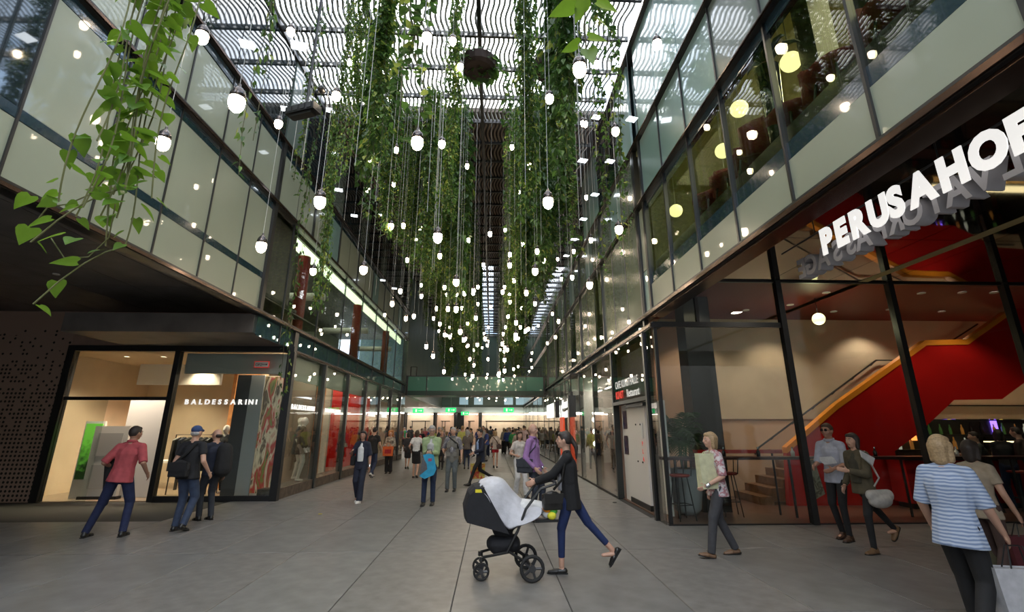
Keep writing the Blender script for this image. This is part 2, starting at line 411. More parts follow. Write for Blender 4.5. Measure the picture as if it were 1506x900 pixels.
# ---- shop fronts along the left
w2 = struct('window_2', 'row of glazed shop fronts along the left of the passage', 'window')
px_ = [12.45, 14.95, 17.45, 19.95, 22.45, 24.95, 27.45, 29.0]
M_stone = mat('brown_stone_plinth', (.10, .075, .055), .5, noise=(7, .5))
for a, b_ in zip(px_[:-1], px_[1:]):
    bx('window_pane', M_glass, w2, XL-.01, XL+.01, a+.08, b_-.06, .26, 3.54)
    bx('plinth', M_stone, w2, XL-.45, XL+.015, a+.06, b_-.06, 0, .25)
    if a > 12.5: bx('post', M_steel, w2, XL-.13, XL+.06, a-.07, a+.07, 0, 3.54)
bx('bulkhead', M_white, w2, XL-.25, XL-.15, 12.6, YB, 2.92, 3.54)
bx('bulkhead', M_white, w2, -7.95, XL-.15, 12.62, 12.70, 3.02, 3.54)
bx('bulkhead', M_white, w2, -10.5, -9.5, 14.6, 14.7, 2.9, 3.5); bx('bulkhead', M_white, w2, -9.3, -8.1, 14.6, 14.7, 2.9, 3.5)
# inside walls of the left shops
wi = struct('wall_back', 'inner walls of the shops on the left', 'wall')
bx('shop_wall', M_cream, wi, -11.4, -6.5, 16.4, 16.5, 0, 3.6); bx('shop_wall', M_cream, wi, -11.5, -11.4, 12.7, 16.5, 0, 3.6)
bx('shop_wall', M_cream, wi, -11.4, XL-.2, 12.6, YB, 3.58, 3.66, label='pale shop ceiling')
bx('party_wall', mat('taupe_wall', (.16, .12, .09), .7), wi, -7.0, -5.5, 15.25, 15.35, .0, 3.5)
bx('wood_wall', M_wood, wi, -7.9, -7.8, 14.95, 17.5, 0, 3.5); bx('wood_wall', M_wood, wi, -7.8, -5.9, 17.45, 17.55, 0, 3.5)
bx('party_wall', M_white, wi, -5.9, -5.7, 17.35, 17.5, 0, 3.5)
bx('red_wall', M_red, wi, -7.6, -7.5, 17.6, 24.9, 0, 3.5); bx('red_wall', M_red, wi, -7.5, -5.6, 22.5, 22.6, 0, 3.5)
bx('cream_wall', M_cream, wi, -7.6, -7.5, 24.9, YB, 0, 3.5)
bx('end_wall', M_cream, wi, -9.4, XL-.02, YB-.12, YB, 0, 3.5)
for k in range(5):
    bx('shelf', M_wood, wi, -7.8, -7.55, 15.2, 17.2, .5+.5*k, .53+.5*k)

# ---- right upper facade
wr = struct('wall_right', 'right upper facade with frosted spandrels, ribbon windows and bronze ledges')
X = XR + .05
yr = [9.12 - 1.16*k for k in range(0, 8)][::-1]     # 1.0 .. 9.12
M_sky = mat('pale_blue_glass', (.42, .60, .58), .12, coat=1.0, noise=(.7, .12))
for a, b_ in zip(yr[:-1], yr[1:]):
    vpanel(wr, M_frost, X, a, b_, 3.99, 4.50)
    vpanel(wr, M_glassg, X, a, b_, 4.70, 6.20, 'window_pane', .02)
    vpanel(wr, M_frost2 if b_ > 6 else M_grey, X, a, b_, 6.44, 7.84)
    vpanel(wr, M_sky, X, a, b_, 7.96, 10.36)
    bx('mullion', M_black, wr, X-.05, X+.02, b_-.016, b_+.016, 3.96, 7.9)
for z0, z1 in ((4.50, 4.70), (6.20, 6.36), (7.78, 7.86)): bx('blue_strip', M_blue, wr, X-.02, X+.07, -5, 9.12, z0, z1)
bx('glass_panel', M_frost, wr, X-.02, X+.03, -5, yr[0]-.02, 3.99, 4.5); bx('glass_panel', M_grey, wr, X-.02, X+.03, -5, yr[0]-.02, 4.7, 7.84)
bx('glass_panel', M_sky, wr, X-.02, X+.03, -5, yr[0]-.02, 7.96, 10.36)
for z0, z1, yb in ((3.86, 3.97, YE), (6.36, 6.43, YE), (7.86, 7.94, YE), (10.36, 10.46, YE)):
    bx('ledge', M_black, wr, X-.10, X+.10, -5, yb, z0, z1); bx('bronze_edge', M_copper, wr, X-.125, X-.10, -5, yb, z0+.01, z1-.045)
bx('fascia_underside', M_copper, wr, X-.06, X+.20, -5, Y1R+.05, 3.83, 3.86)
for y in (9.17, 9.62): bx('corner_post', M_black, wr, X-.06, X+.06, y-.05, y+.05, 3.96, 7.9)
bx('glass_panel', M_frost, wr, X-.02, X+.03, 9.23, 9.56, 4.9, 6.3); bx('glass_panel', M_frost2, wr, X-.02, X+.03, 9.23, 9.56, 3.98, 4.88)
yk = [9.68 + 1.2*k for k in range(0, 17)]
M_olive = mat('olive_grey_glass', (.20, .24, .18), .22, coat=1.0, noise=(.9, .12))
for k, (a, b_) in enumerate(zip(yk[:-1], yk[1:])):
    vpanel(wr, [M_olive, M_grey, M_olive, M_glassg][k % 4], X, a, b_, 3.98, 6.34, 'window_pane' if k % 4 == 3 else 'glass_panel')
    vpanel(wr, [M_grey, M_frost2, M_grey][k % 3], X, a, b_, 6.44, 7.84)
    vpanel(wr, [M_sky, M_dark, M_blue, M_sky][k % 4], X, a, b_, 7.96, 10.36)
    vpanel(wr, glass('blue_clear_glass', (.45, .62, .68), 1), X, a, b_, 3.70, 3.86, 'transom_pane', .02)
    bx('mullion', M_steel, wr, X-(.07 if k % 3 == 0 else .03), X+.02, a-(.05 if k % 3 == 0 else .012), a+(.05 if k % 3 == 0 else .012), 3.7, 7.86)
bx('glass_panel', M_olive, wr, X-.02, X+.03, yk[-1], YE, 3.98, 10.36)
bx('header_beam', M_black, wr, XR-.05, XR+.15, Y1R-.05, YE, 3.60, 3.70); bx('bronze_edge', M_copper, wr, XR-.075, XR-.05, Y1R-.05, YE, 3.62, 3.69)
bx('masonry', M_yel, wr, 7.6, 7.8, -5, YE, 4.6, 7.8, label='olive yellow inner wall'); bx('masonry', mat('room_ceiling', (.30, .28, .14), .8), wr, XR+.08, 7.7, -5, YE, 7.72, 7.84)
bx('masonry', M_dark, wr, XR+.12, 16, -5, YE, 7.86, 10.36); bx('masonry', M_soffR, wr, XR+.12, 16, Y1R, YE, 4.64, 4.70, label='dark floor of the upper rooms')
bx('masonry', M_dred, wr, XR+.1, 16, 9.3, 14, 4.60, 4.63, label='dark red cafe ceiling')
bx('masonry', M_white, wr, XR+.1, 9, 14, YE, 3.58, 3.62, label='shop ceiling')
bx('masonry', M_black, wr, 15.9, 16, -5, 14, 0, 4.6)
# right soffit of glossy black panels
sr = struct('ceiling_right', 'glossy black panelled soffit over the right side of the square', 'ceiling')
bx('soffit_bed', M_black, sr, XR+.1, 16, -5, Y1R, 4.64, 4.70)
me = MB().box(.006, 1.194, .006, 2.294, 0, .03).mesh('soffit_panel', M_soffR)
for ix in range(10):
    for iy in range(4): obj('soffit_panel', me, sr, (XR+.12+1.2*ix, Y1R-2.3*(iy+1), 4.605))
# ---- cafe front
w3 = struct('window_3', 'cafe front of tall panes between slim black posts', 'window')
cx_ = [3.22, 5.85, 8.25, 10.75, 13.3, 15.9]
for i, (a, b_) in enumerate(zip(cx_[:-1], cx_[1:])):
    if i == 0:
        bx('window_pane', M_glass, w3, a+.04, b_-.05, Y1R-.01, Y1R+.01, .02, 3.62); bx('window_pane', M_glass, w3, a+.9, b_-.05, Y1R-.01, Y1R+.01, 3.72, 4.58)
    else: bx('window_pane', M_glass, w3, a+.05, b_-.05, Y1R-.01, Y1R+.01, .02, 4.58)
    bx('post', M_black, w3, b_-.055, b_+.055, Y1R-.08, Y1R+.05, 0, 4.6)
bx('post', M_black, w3, 3.19, 3.25, Y1R-.02, Y1R+.04, 0, 3.62)
bx('transom', M_black, w3, 3.17, 5.85, Y1R-.04, Y1R+.04, 3.62, 3.72)
bx('sill', M_black, w3, 3.17, 15.9, Y1R-.03, Y1R+.03, 0, .02); bx('head_rail', M_black, w3, 3.3, 15.9, Y1R-.03, Y1R+.03, 4.57, 4.61)
bx('post', M_black, w3, 4.08, 4.14, Y1R-.03, Y1R+.03, 3.72, 4.6)
bx('window_pane', M_glassb, w3, 3.14, 3.16, 9.20, 9.62, 0, 3.6); bx('window_pane', M_glassg, w3, 3.3, 4.08, Y1R-.01, Y1R+.01, 3.72, 4.58)
# inner walls of the cafe
wc = struct('wall_cafe', 'peach and beige inner walls of the cafe')
bx('peach_wall', M_peach, wc, 3.3, 9.2, 12.75, 12.85, 0, 4.6); bx('peach_wall', M_cream, wc, 6.0, 15.9, 12.70, 12.75, 1.9, 4.6)
bx('dark_wall', M_dred, wc, 9.2, 15.9, 13.0, 13.1, 0, 4.6)
bx('column', M_black, wc, 4.35, 4.95, 10.4, 10.9, 0, 4.6)
# ---- entrance and shop fronts along the right
w4 = struct('window_4', 'row of glazed shop fronts along the right of the passage', 'window')
yy = [12.55, 15.0, 17.45, 19.9, 22.35, 24.8, 27.25, 29.7, 34, 38, 42, 46, 50]
for i, (a, b_) in enumerate(zip(yy[:-1], yy[1:])):
    bx('window_pane', M_glass if i else M_glassb, w4, 3.14, 3.16, a+.05, b_-.05, .05, 3.6)
    bx('post', M_steel, w4, 3.13, 3.28, a-.05, a+.05, 0, 3.6)
    bx('sill', M_black, w4, 3.12, 3.2, a+.05, b_-.05, 0, .05)
d1 = struct('door_1', 'pale cafe side entrance with a black head beam', 'door')
bx('post', M_black, d1, 3.1, 3.24, 9.62, 9.72, 0, 3.6); bx('head_beam', M_black, d1, 3.10, 3.24, 9.72, 12.5, 2.22, 2.30)
bx('window_pane', M_glassb, d1, 3.15, 3.17, 9.72, 12.5, 2.30, 3.6)
bx('door_leaf', M_white, d1, 3.32, 3.37, 10.55, 12.0, .12, 2.14); bx('kick_plate', M_black, d1, 3.30, 3.38, 10.55, 12.0, 0, .12)
bx('door_leaf', M_white, d1, 3.32, 3.37, 12.0, 12.45, .0, 2.22); bx('side_panel', M_white, d1, 3.45, 3.5, 9.75, 10.55, .05, 2.22)
bx('closer', M_black, d1, 3.24, 3.36, 10.4, 11.7, 2.14, 2.22)
for yq in (10.9, 11.25, 10.2):
    for zq in (.95, 1.75): MB().tube([(3.30, yq, zq), (3.325, yq, zq)], .018, 8).build('knob', M_black, d1)
bx('inner_wall', M_white, d1, 3.46, 3.5, 10.6, 12.7, 0, 3.5)
wq = struct('wall_shops', 'inner walls of the shops on the right')
bx('inner_wall', M_white, wq, 3.3, 7.2, 12.85, 12.95, 0, 3.58)
for a, b_, m in ((12.9, 17.4, mat('grey_brown_wall', (.20, .16, .12), .6)), (17.4, 24.8, M_cream), (24.8, 29.7, M_white), (29.7, 50, M_peach)):
    bx('inner_wall', m, wq, 7.0, 7.1, a, b_, 0, 3.58)
for y in (17.5, 24.8, 33.9): bx('party_wall', M_white, wq, 4.6, 7.1, y-.06, y+.06, 0, 3.58)

# ---- bridge across the passage
br = struct('bridge', 'green glass footbridge crossing the passage', 'bridge')
bx('deck', M_dgreen, br, XL+.02, XR-.02, 29.02, 31.0, 3.54, 3.80)
for a, b_ in ((XL+.10, -4.0), (-3.95, -.3), (-.27, 2.0), (2.03, XR-.1)): bx('glass_panel', M_green, br, a, b_, 29.0, 29.04, 3.80, 4.64)
bx('top_rail', M_black, br, XL, XR, 28.98, 29.08, 4.63, 4.69); bx('top_rail', M_black, br, XL, XR, 30.9, 31.0, 4.63, 4.69); bx('glass_panel', M_green, br, XL+.02, XR-.02, 30.94, 30.98, 3.8, 4.63)
for x in (XL-.0, -3.97, XR-.14): bx('post', M_black, br, x, x+.12 if x != -3.97 else x+.04, 28.96, 29.1, 3.54, 4.66)
for xx in (1.55, 1.75, -5.0):
    w = 1.2 if xx > 0 else .35
    MB().tube([(xx, 29.3, 4.69), (xx, 29.3, 5.25), (xx+w, 29.3, 5.25), (xx+w, 29.3, 4.69)], .035, 6).build('door_frame', M_black, br)
# ---- end wall with far shops
we = struct('wall_end', 'far end wall with lit beige shop fronts')
bx('upper_wall', mat('end_facade', (.07, .11, .09), .4), we, -14, 8, YE, YE+.2, 3.7, 11.3)
for x in (-3.4, -1.9, 1.2, 2.4): bx('window_pane', mat('blue_window', (.30, .45, .52), .2, emit=.35), we, x, x+.9, YE-.04, YE, 3.95, 4.9)
bx('header', mat('header_grey', (.28, .33, .30), .5), we, -14, 8, YE-.1, YE, 3.15, 3.7)
for a, b_, m in ((-13.5, -8.9, M_cream), (-8.6, -5.9, M_cream), (-5.6, -3.9, M_peach), (-2.9, -1.4, M_peach), (-1.1, 5.5, M_cream)):
    bx('shop_front', m, we, a, b_, YE-.02, YE+.1, 0, 3.15)
    bx('light_strip', M_lampw, we, a+.1, b_-.1, YE-.5, YE-.35, 2.96, 3.02)
    MB().box(a+.5, a+.56, YE-.06, YE, 0, 2.3).box(b_-.9, b_-.84, YE-.06, YE, 0, 2.3).box(a+.4, b_-.4, YE-.06, YE, 2.3, 2.36).build('door_frame', M_black, we)
bx('dark_wall', M_black, we, -14, 8, YE+.1, YE+.2, 0, 3.7)
bx('side_wall', M_cream, we, -14, -13.8, YB, YE, 0, 3.7); bx('back_wall', M_perf, we, -14, XL-.3, YB-.01, YB+.05, 0, 3.7)
for x in (-8.9, -5.9, -3.75, -3.1, -1.3): bx('pillar', M_black, we, x, x+.25, YE-.7, YE-.4, 0, 3.15)

# unseen walls added behind the viewer, sized to block sky and bounce daylight
wb = struct('rear_light_block', 'unseen grey walls added behind the viewer to block and bounce sky light')
M_rear = mat('rear_bounce_grey', (.36, .34, .31), .8); bx('unseen_rear_wall', M_rear, wb, -14, 16, -16.2, -16, 0, 10); bx('side_wall', M_rear, wb, 15.9, 16.1, -16, 9.3, 0, 10); bx('side_wall', M_rear, wb, -14.1, -13.9, -16, 12.5, 0, 5)

# ================================================================== ROOF
ro = struct('ceiling', 'roof of wavy metal louvres over the atrium', 'ceiling')
def louvres(m):
    b = MB(); n = 8
    for i in range(70):
        x = XL+.06 + (XR-XL-.12)*i/69; i0 = len(b.v)
        for k in range(n+1):
            u = k/n; y = .03+1.10*u; dx = .05*math.sin(2*math.pi*u+.6); zz = .05*math.sin(math.pi*u)
            w = .026
            b.v += [(x+dx-w, y, zz), (x+dx+w, y, zz+.015), (x+dx+w, y, zz+.045), (x+dx-w, y, zz+.03)]
        for k in range(n):
            q = i0+4*k
            for j in range(4): b.f.append((q+j, q+(j+1)%4, q+4+(j+1)%4, q+4+j)); b.m.append(0)
    return b.mesh('louvre_slats', m, True)
LV, LVb = louvres(M_slat), louvres(M_slatb)
ZR = 11.05
y = 9.54 - 1.155*9; k = 0
dm = MB()
for i in range(30): dm.box(XL+.2+i*.28, XL+.26+i*.28, -.02, .02, -.03, -.0)
DOT = dm.mesh('beam_lamps', mat('pale_clip', (.8, .8, .8), .5, emit=.5))
while y < YE:
    dark = 12.4 < y < 27.5
    obj('louvre_bay', LVb if dark else LV, ro, (0, y, ZR), kind='stuff')
    bx('cross_beam', M_black if dark else M_steel, ro, XL-.3, XR+.1, y-.035, y+.035, ZR-.07, ZR+.06)
    if y < 13: obj('beam_lamps', DOT, ro, (0, y-.05, ZR-.04), kind='stuff')
    y += 1.155; k += 1
for x in (-.42, -3.0): bx('long_beam', M_black, ro, x-.05, x+.05, -2, YE, ZR-.10, ZR+.02)
bx('roof_slab', M_slab, ro, XL-.3, 3.5, 13.0, 27.8, ZR+.35, ZR+.5)
bx('roof_slab', M_slab, ro, XL-.3, -.85, 27.8, YE, ZR+.35, ZR+.5); bx('roof_slab', M_slab, ro, -.05, 1.9, 27.8, YE, ZR+.35, ZR+.5); bx('roof_slab', M_slab, ro, 2.6, 3.5, 27.8, YE, ZR+.35, ZR+.5)
bx('roof_slab', M_slab, ro, -14, XL-.25, -5, YE, ZR+.1, ZR+.3)
bx('roof_edge', M_black, ro, XL-.3, XL-.0, -5, YE, ZR-.1, ZR+.12)
WT = []
def wthing(*a, **k):
    o = thing(*a, **k); WT.append(o); return o
# ================================================================== SIGNS
def letters(name, word, label, loc, face, size, m, depth, bold, pitch=None, sx=1.0, mats=None, group=None, space=1.1, backmirror=False):
    """every letter of the sign is a part"""
    root = thing(name, label, 'sign', loc, 0, group)
    widths = {'I': .32, 'J': .5, 'L': .58, 'E': .62, 'F': .58, 'S': .64, 'M': .86, 'O': .78, 'G': .76, 'A': .74, 'H': .74, 'P': .66, 'R': .70, 'U': .72, 'V': .72, 'T': .62, ' ': .35, 'B': .68, 'D': .74, 'N': .74, 'C': .7, 'K': .7}
    u = 0; rd = Vector((face[0][0], face[1][0], face[2][0]))
    for ch in word:
        if ch != ' ':
            text(ch, Vector(loc) + rd*u, face, size, m, depth, root, 'letter', bold, 1, sx)
        u += widths.get(ch.upper(), .6)*size*sx*space
    return root, u
M_w = M_sign
MATS['sign_grey_side'].node_tree.nodes['Principled BSDF'].inputs['Base Color'].default_value = (.48, .46, .48, 1)
# big sign under the right soffit: glowing faces toward the passage, grey letters of a second name behind them
sy0 = 5.12
root = thing('hanging_sign', 'large white PERUSAHOF letters hung under the black soffit', 'sign', (3.92, 4.0, 3.62))
root['label'] = 'large white lit PERUSAHOF letter sign hung under the black soffit'
wd = dict(P=.245, E=.235, R=.262, U=.262, S=.245, A=.30, H=.285, O=.30, F=.25)
y = sy0
for ch in 'PERUSAHOF':
    o = text(ch, (3.90, y, 3.66), FACE_RIGHTWALL, .40, [M_sign], .012, root, 'letter', .024, 1, .87)
    g_ = text(ch, (3.975, y, 3.66), FACE_RIGHTWALL, .40, [M_signside], .13, o, 'letter_side', .022, 1, .87)
    g_.parent = o; g_.matrix_parent_inverse = o.matrix_world.inverted()
    y -= wd[ch]
back = wthing('hanging_sign', 'grey back letters of a second sign behind the PERUSAHOF letters', 'sign', (4.05, 4.0, 3.58))
y = 2.62
for ch in 'SALVATORPASSAGE':
    text(ch, (4.13, y, 3.58), FACE_RIGHTWALL_BACK, .34, [M_signside], .16, back, 'letter', .012, 1, .92)
    y += {'I': .1}.get(ch, .218)
MB().tube([(3.98, 6.0, 3.99), (3.98, .5, 3.99)], .012, 6).tube([(3.98, 5.3, 3.99), (3.98, 5.3, 4.6)], .008, 5).tube([(3.98, 3.6, 3.99), (3.98, 3.6, 4.6)], .008, 5).build('hanger_rail', M_black, back)
# menswear names
letters('shop_sign', 'BALDESSARINI', 'white lit BALDESSARINI letters on the menswear window facing the square', (-7.62, 12.34, 2.24), FACE_FRONT, .165, M_w, .02, .006, space=1.46)
letters('shop_sign', 'BALDESSARINI', 'white BALDESSARINI letters on the first display window of the left passage', (-5.12, 12.62, 2.14), FACE_LEFTWALL, .175, M_w, .02, .005, space=1.28)
letters('shop_sign', 'BALDESSARINI', 'white BALDESSARINI letters on the window before the orange wood wall', (-5.12, 15.15, 2.14), FACE_LEFTWALL, .165, M_w, .02, .005, space=1.24)
letters('shop_sign', 'LAUREL', 'white shop letters on the first red window of the left passage', (-5.12, 20.4, 2.14), FACE_LEFTWALL, .26, M_w, .02, .006, space=1.2)
letters('shop_sign', 'LAUREL', 'white shop letters on the second red window of the left passage', (-5.12, 22.8, 2.14), FACE_LEFTWALL, .26, M_w, .02, .006, space=1.2)
# cafe entrance text
t_ = thing('shop_sign', 'white and red cafe name printed over the pale side entrance', 'sign', (3.12, 12.2, 2.6))
M_print = mat('print_white', (.75, .75, .72), .5, emit=.25); M_printr = mat('print_red', (.75, .03, .02), .5, emit=.3)
text('CAFE KUNSTHALLE', (3.135, 12.2, 2.62), FACE_RIGHTWALL, .25, M_print, .004, t_, bold=.002, sx=.80, space=1.14)
text('KUNST', (3.135, 12.2, 2.37), FACE_RIGHTWALL, .25, M_printr, .004, t_, bold=.006, sx=.84, space=1.1)
text('Restaurant', (3.135, 11.2, 2.37), FACE_RIGHTWALL, .25, M_print, .004, t_, bold=.002, sx=.9)
t_ = wthing('door_notice', 'small white notice with red letters on the side entrance glass', 'notice', (3.2, 10.4, 1.6))
MB().box(3.30, 3.31, 10.72, 10.84, 1.45, 1.78).build('sheet', mat('paper_white', (.7, .7, .68), .6), t_)
for k in range(3): text('PLAZA'[k], (3.29, 10.80, 1.30-.16*k), FACE_RIGHTWALL, .13, M_printr, .003, t_, bold=.003)
# blade sign with script lettering
t_ = wthing('blade_sign', 'black hanging sign with white script lettering on the right', 'sign', (2.9, 17.9, 2.45))
z0 = 2.35
MB().box(2.72, 2.98, 17.3, 17.55, 2.05, 2.80).build('box_panel', M_black, t_)
MB().prism([(17.5, 2.45), (19.6, 2.30), (19.75, 2.75), (19.0, 2.95), (18.3, 2.80), (17.5, 2.95)], 2.82, 2.92, 'x').build('plate', M_black, t_)
text('Salamander', (2.80, 19.6, 2.42), FACE_RIGHTWALL, .46, mat('script_white', (.9, .9, .88), .4, emit=.8), .01, t_, bold=.006, sx=.85, shear=.3)
[MB().tube([(2.9, y_, 2.9), (2.9, y_, 3.6)], .02, 5).build('hanger_rod', M_black, t_) for y_ in (17.8, 19.2)]; MB().box(2.87, 3.16, 17.7, 19.3, 3.58, 3.63).build('bracket', M_black, t_)
t_ = wthing('blade_sign', 'white lit box sign farther down the right shop row', 'sign', (2.9, 23, 2.3))
MB().box(2.75, 2.9, 21.8, 24.6, 2.15, 2.75).build('lit_panel', mat('lit_sign_panel', (.85, .85, .82), .4, emit=1.6), t_); MB().box(2.74, 2.92, 21.2, 21.75, 2.1, 2.8).build('end_box', M_black, t_)
MB().tube([(2.85, 22.4, 2.7), (2.85, 22.4, 3.6), (3.16, 22.4, 3.62)], .02, 5).build('hanger_rod', M_black, t_)
t_ = wthing('banner', 'tall orange red banner panel beside the bald man in purple', 'banner', (2.9, 20.3, .1))
MB().box(2.9, 2.96, 20.0, 21.0, .02, 2.1).build('panel', mat('banner_red', (.75, .07, .015), .5, emit=.25), t_); MB().box(2.85, 3.0, 19.95, 21.05, 0, .05).build('base', M_black, t_)
# small notice in the shop window
t_ = thing('window_notice', 'small white notice with red frame and arrow in the menswear window', 'notice', (-5.8, 12.4, 3.22))
q = at(375, 533, y=12.40)
MB().box(q.x-.01, q.x+.36, 12.40, 12.41, q.z-.13, q.z+.03).build('frame', M_printr, t_).location = (5.8, -12.4, -3.22)
MB().box(q.x+.005, q.x+.345, 12.392, 12.40, q.z-.115, q.z+.015).build('sheet', mat('paper_white', (.7, .7, .68), .6), t_).location = (5.8, -12.4, -3.22)
text('OPZ', (q.x+.02, 12.388, q.z-.09), FACE_FRONT, .09, M_black, .002, t_)
MB().box(q.x+.19, q.x+.30, 12.386, 12.39, q.z-.06, q.z-.045).prism([(q.x+.29, q.z-.075), (q.x+.33, q.z-.052), (q.x+.29, q.z-.03)], 12.386, 12.39).build('arrow', M_black, t_).location = (5.8, -12.4, -3.22)
# exit signs hung under the bridge end
M_exit = mat('exit_green', (.02, .45, .12), .5, emit=1.3)
for i, (px, py) in enumerate(((615, 604), (663, 603), (748, 603), (684, 608))):
    p = at(px, py, y=36.0 if i < 3 else 46)
    e_ = thing('exit_sign', ['green exit sign over the left side of the far crowd', 'green exit sign left of centre below the bridge', 'green exit sign right of centre below the bridge', 'small green exit sign deepest in the passage'][i], 'sign', (p.x, p.y, p.z))
    MB().box(-.38, .38, -.04, .04, -.16, .16).build('light_box', M_exit, e_)
    MB().box(-.20, -.08, -.045, -.04, -.1, .1).prism([(.02, -.02), (.02, .02), (.2, .02), (.2, .08), (.3, 0), (.2, -.08), (.2, -.02)], -.045, -.041).build('symbol', M_sign, e_)
    MB().tube([(0, 0, .16), (0, 0, 3.0)], .008, 4).build('cable', M_cable, e_)

# ================================================================== MENSWEAR SHOP
t_ = thing('door_panel', 'white open door leaf inside the menswear shop entrance', 'door', (-8.9, 13.1, 0))
MB().box(-.55, .52, -.03, .03, .02, 2.38).build('leaf', M_white, t_); 
t_ = thing('security_gate', 'white security gate behind the menswear shop window', 'gate', (-9.55, 12.85, 0))
MB().box(-.42, .42, -.05, .05, .08, 1.72).build('frame', mat('gate_white', (.8, .76, .68), .5), t_); MB().box(-.46, .46, -.09, .09, 0, .08).build('foot', M_black, t_)
for z in (.25, 1.0): MB().box(-.3, .3, -.06, -.05, z, z+.55).build('inset_panel', mat('gate_grey', (.55, .52, .47), .5), t_)
t_ = thing('light_picture', 'bright green landscape light box in the menswear window', 'picture', (-10.15, 13.0, 0))
mg = mat('green_picture', (.10, .45, .03), .5, emit=.45)
nt = mg.node_tree; b = nt.nodes['Principled BSDF']; n1 = nt.nodes.new('ShaderNodeTexCoord'); n2 = nt.nodes.new('ShaderNodeTexNoise'); n3 = nt.nodes.new('ShaderNodeSeparateXYZ'); n4 = nt.nodes.new('ShaderNodeMath'); n5 = nt.nodes.new('ShaderNodeValToRGB')
n2.inputs['Scale'].default_value = 9; nt.links.new(n1.outputs['Object'], n2.inputs['Vector']); nt.links.new(n1.outputs['Object'], n3.inputs[0])
n4.operation = 'MULTIPLY_ADD'; n4.inputs[1].default_value = .55; nt.links.new(n2.outputs['Fac'], n4.inputs[0]); n6 = nt.nodes.new('ShaderNodeMath'); n6.operation = 'MULTIPLY'; n6.inputs[1].default_value = .42
nt.links.new(n3.outputs['Z'], n6.inputs[0]); nt.links.new(n6.outputs[0], n4.inputs[2]); nt.links.new(n4.outputs[0], n5.inputs['Fac'])
n5.color_ramp.elements[0].color = (.005, .02, .003, 1); n5.color_ramp.elements[0].position = .55; n5.color_ramp.elements[1].color = (.13, .42, .04, 1); n5.color_ramp.elements[1].position = .85
nt.links.new(n5.outputs[0], b.inputs['Base Color']); nt.links.new(n5.outputs[0], b.inputs['Emission Color'])
MB().box(-.20, .20, -.02, 0, .45, 1.78).build('print', mg, t_); MB().box(-.24, .24, 0, .06, 0, 1.84).build('stand', M_white, t_)
t_ = thing('wall_panel', 'dark grey upright panel in the menswear window', 'panel', (-6.55, 12.95, 0)); MB().box(-.17, .17, -.03, .03, 0, 3.02).build('board', mat('dark_grey_board', (.05, .052, .06), .7), t_)
t_ = thing('wall_panel', 'light grey upright panel beside the display picture', 'panel', (-6.2, 12.95, 0)); MB().box(-.17, .17, -.03, .03, 0, 3.02).build('board', mat('light_grey_board', (.42, .42, .43), .7), t_)
def picture_mat(name, sc_, cols, e=.12, stretch=(1, 1, 1), dist=.8):
    m = mat(name, cols[0], .6, emit=e); t = m.node_tree; b = t.nodes['Principled BSDF']
    x = t.nodes.new('ShaderNodeTexCoord'); mp = t.nodes.new('ShaderNodeMapping'); mp.inputs['Scale'].default_value = stretch
    n = t.nodes.new('ShaderNodeTexNoise'); n.inputs['Scale'].default_value = sc_; n.inputs['Detail'].default_value = 3; n.inputs['Distortion'].default_value = dist
    t.links.new(x.outputs['Object'], mp.inputs[0]); t.links.new(mp.outputs[0], n.inputs['Vector'])
    r = t.nodes.new('ShaderNodeValToRGB'); r.color_ramp.interpolation = 'EASE'
    els = r.color_ramp.elements
    while len(els) < len(cols): els.new(.5)
    for i, c in enumerate(cols): els[i].position = .28 + .44*i/(len(cols)-1); els[i].color = tuple(c)+(1,)
    t.links.new(n.outputs['Fac'], r.inputs['Fac']); t.links.new(r.outputs['Color'], b.inputs['Base Color']); t.links.new(r.outputs['Color'], b.inputs['Emission Color'])
    return m
PIC = picture_mat('still_life_print', 2.6, [(.02,.03,.015), (.20,.22,.04), (.45,.04,.03), (.70,.55,.36), (.10,.06,.03), (.42,.30,.12)], .10, (2.2, 1, .55))
PIC2 = picture_mat('red_flower_print', 3.2, [(.25,.02,.02), (.75,.72,.62), (.55,.04,.03), (.12,.02,.02), (.75,.60,.40)], .12)
t_ = thing('display_picture', 'tall still life print of baskets and produce in the menswear window', 'picture', (-5.68, 12.92, 0)); MB().box(-.32, .32, -.02, .02, .12, 2.98).build('print', PIC, t_)
MB().box(-.33, .33, .02, .05, 0, 3.0).build('backing', M_white, t_)
t_ = thing('display_picture', 'red and white flower print behind the shop corner post', 'picture', (-6.2, 13.2, 0)); MB().box(0, .03, -.0, .75, .25, 2.9).build('print', PIC2, t_)
t_ = thing('display_picture', 'pale yellow print behind the two mannequins', 'picture', (-6.25, 14.5, 0)); MB().box(0, .03, -.2, .6, .3, 2.95).build('print', picture_mat('yellow_print', 2.4, [(.55,.50,.28), (.65,.62,.5), (.20,.35,.08), (.7,.35,.08)], .15), t_)
t_ = thing('backdrop_board', 'narrow red panel in the first display window', 'panel', (-6.22, 14.02, 0)); MB().box(0, .04, -.06, .03, .2, 2.95).build('board', M_red, t_)
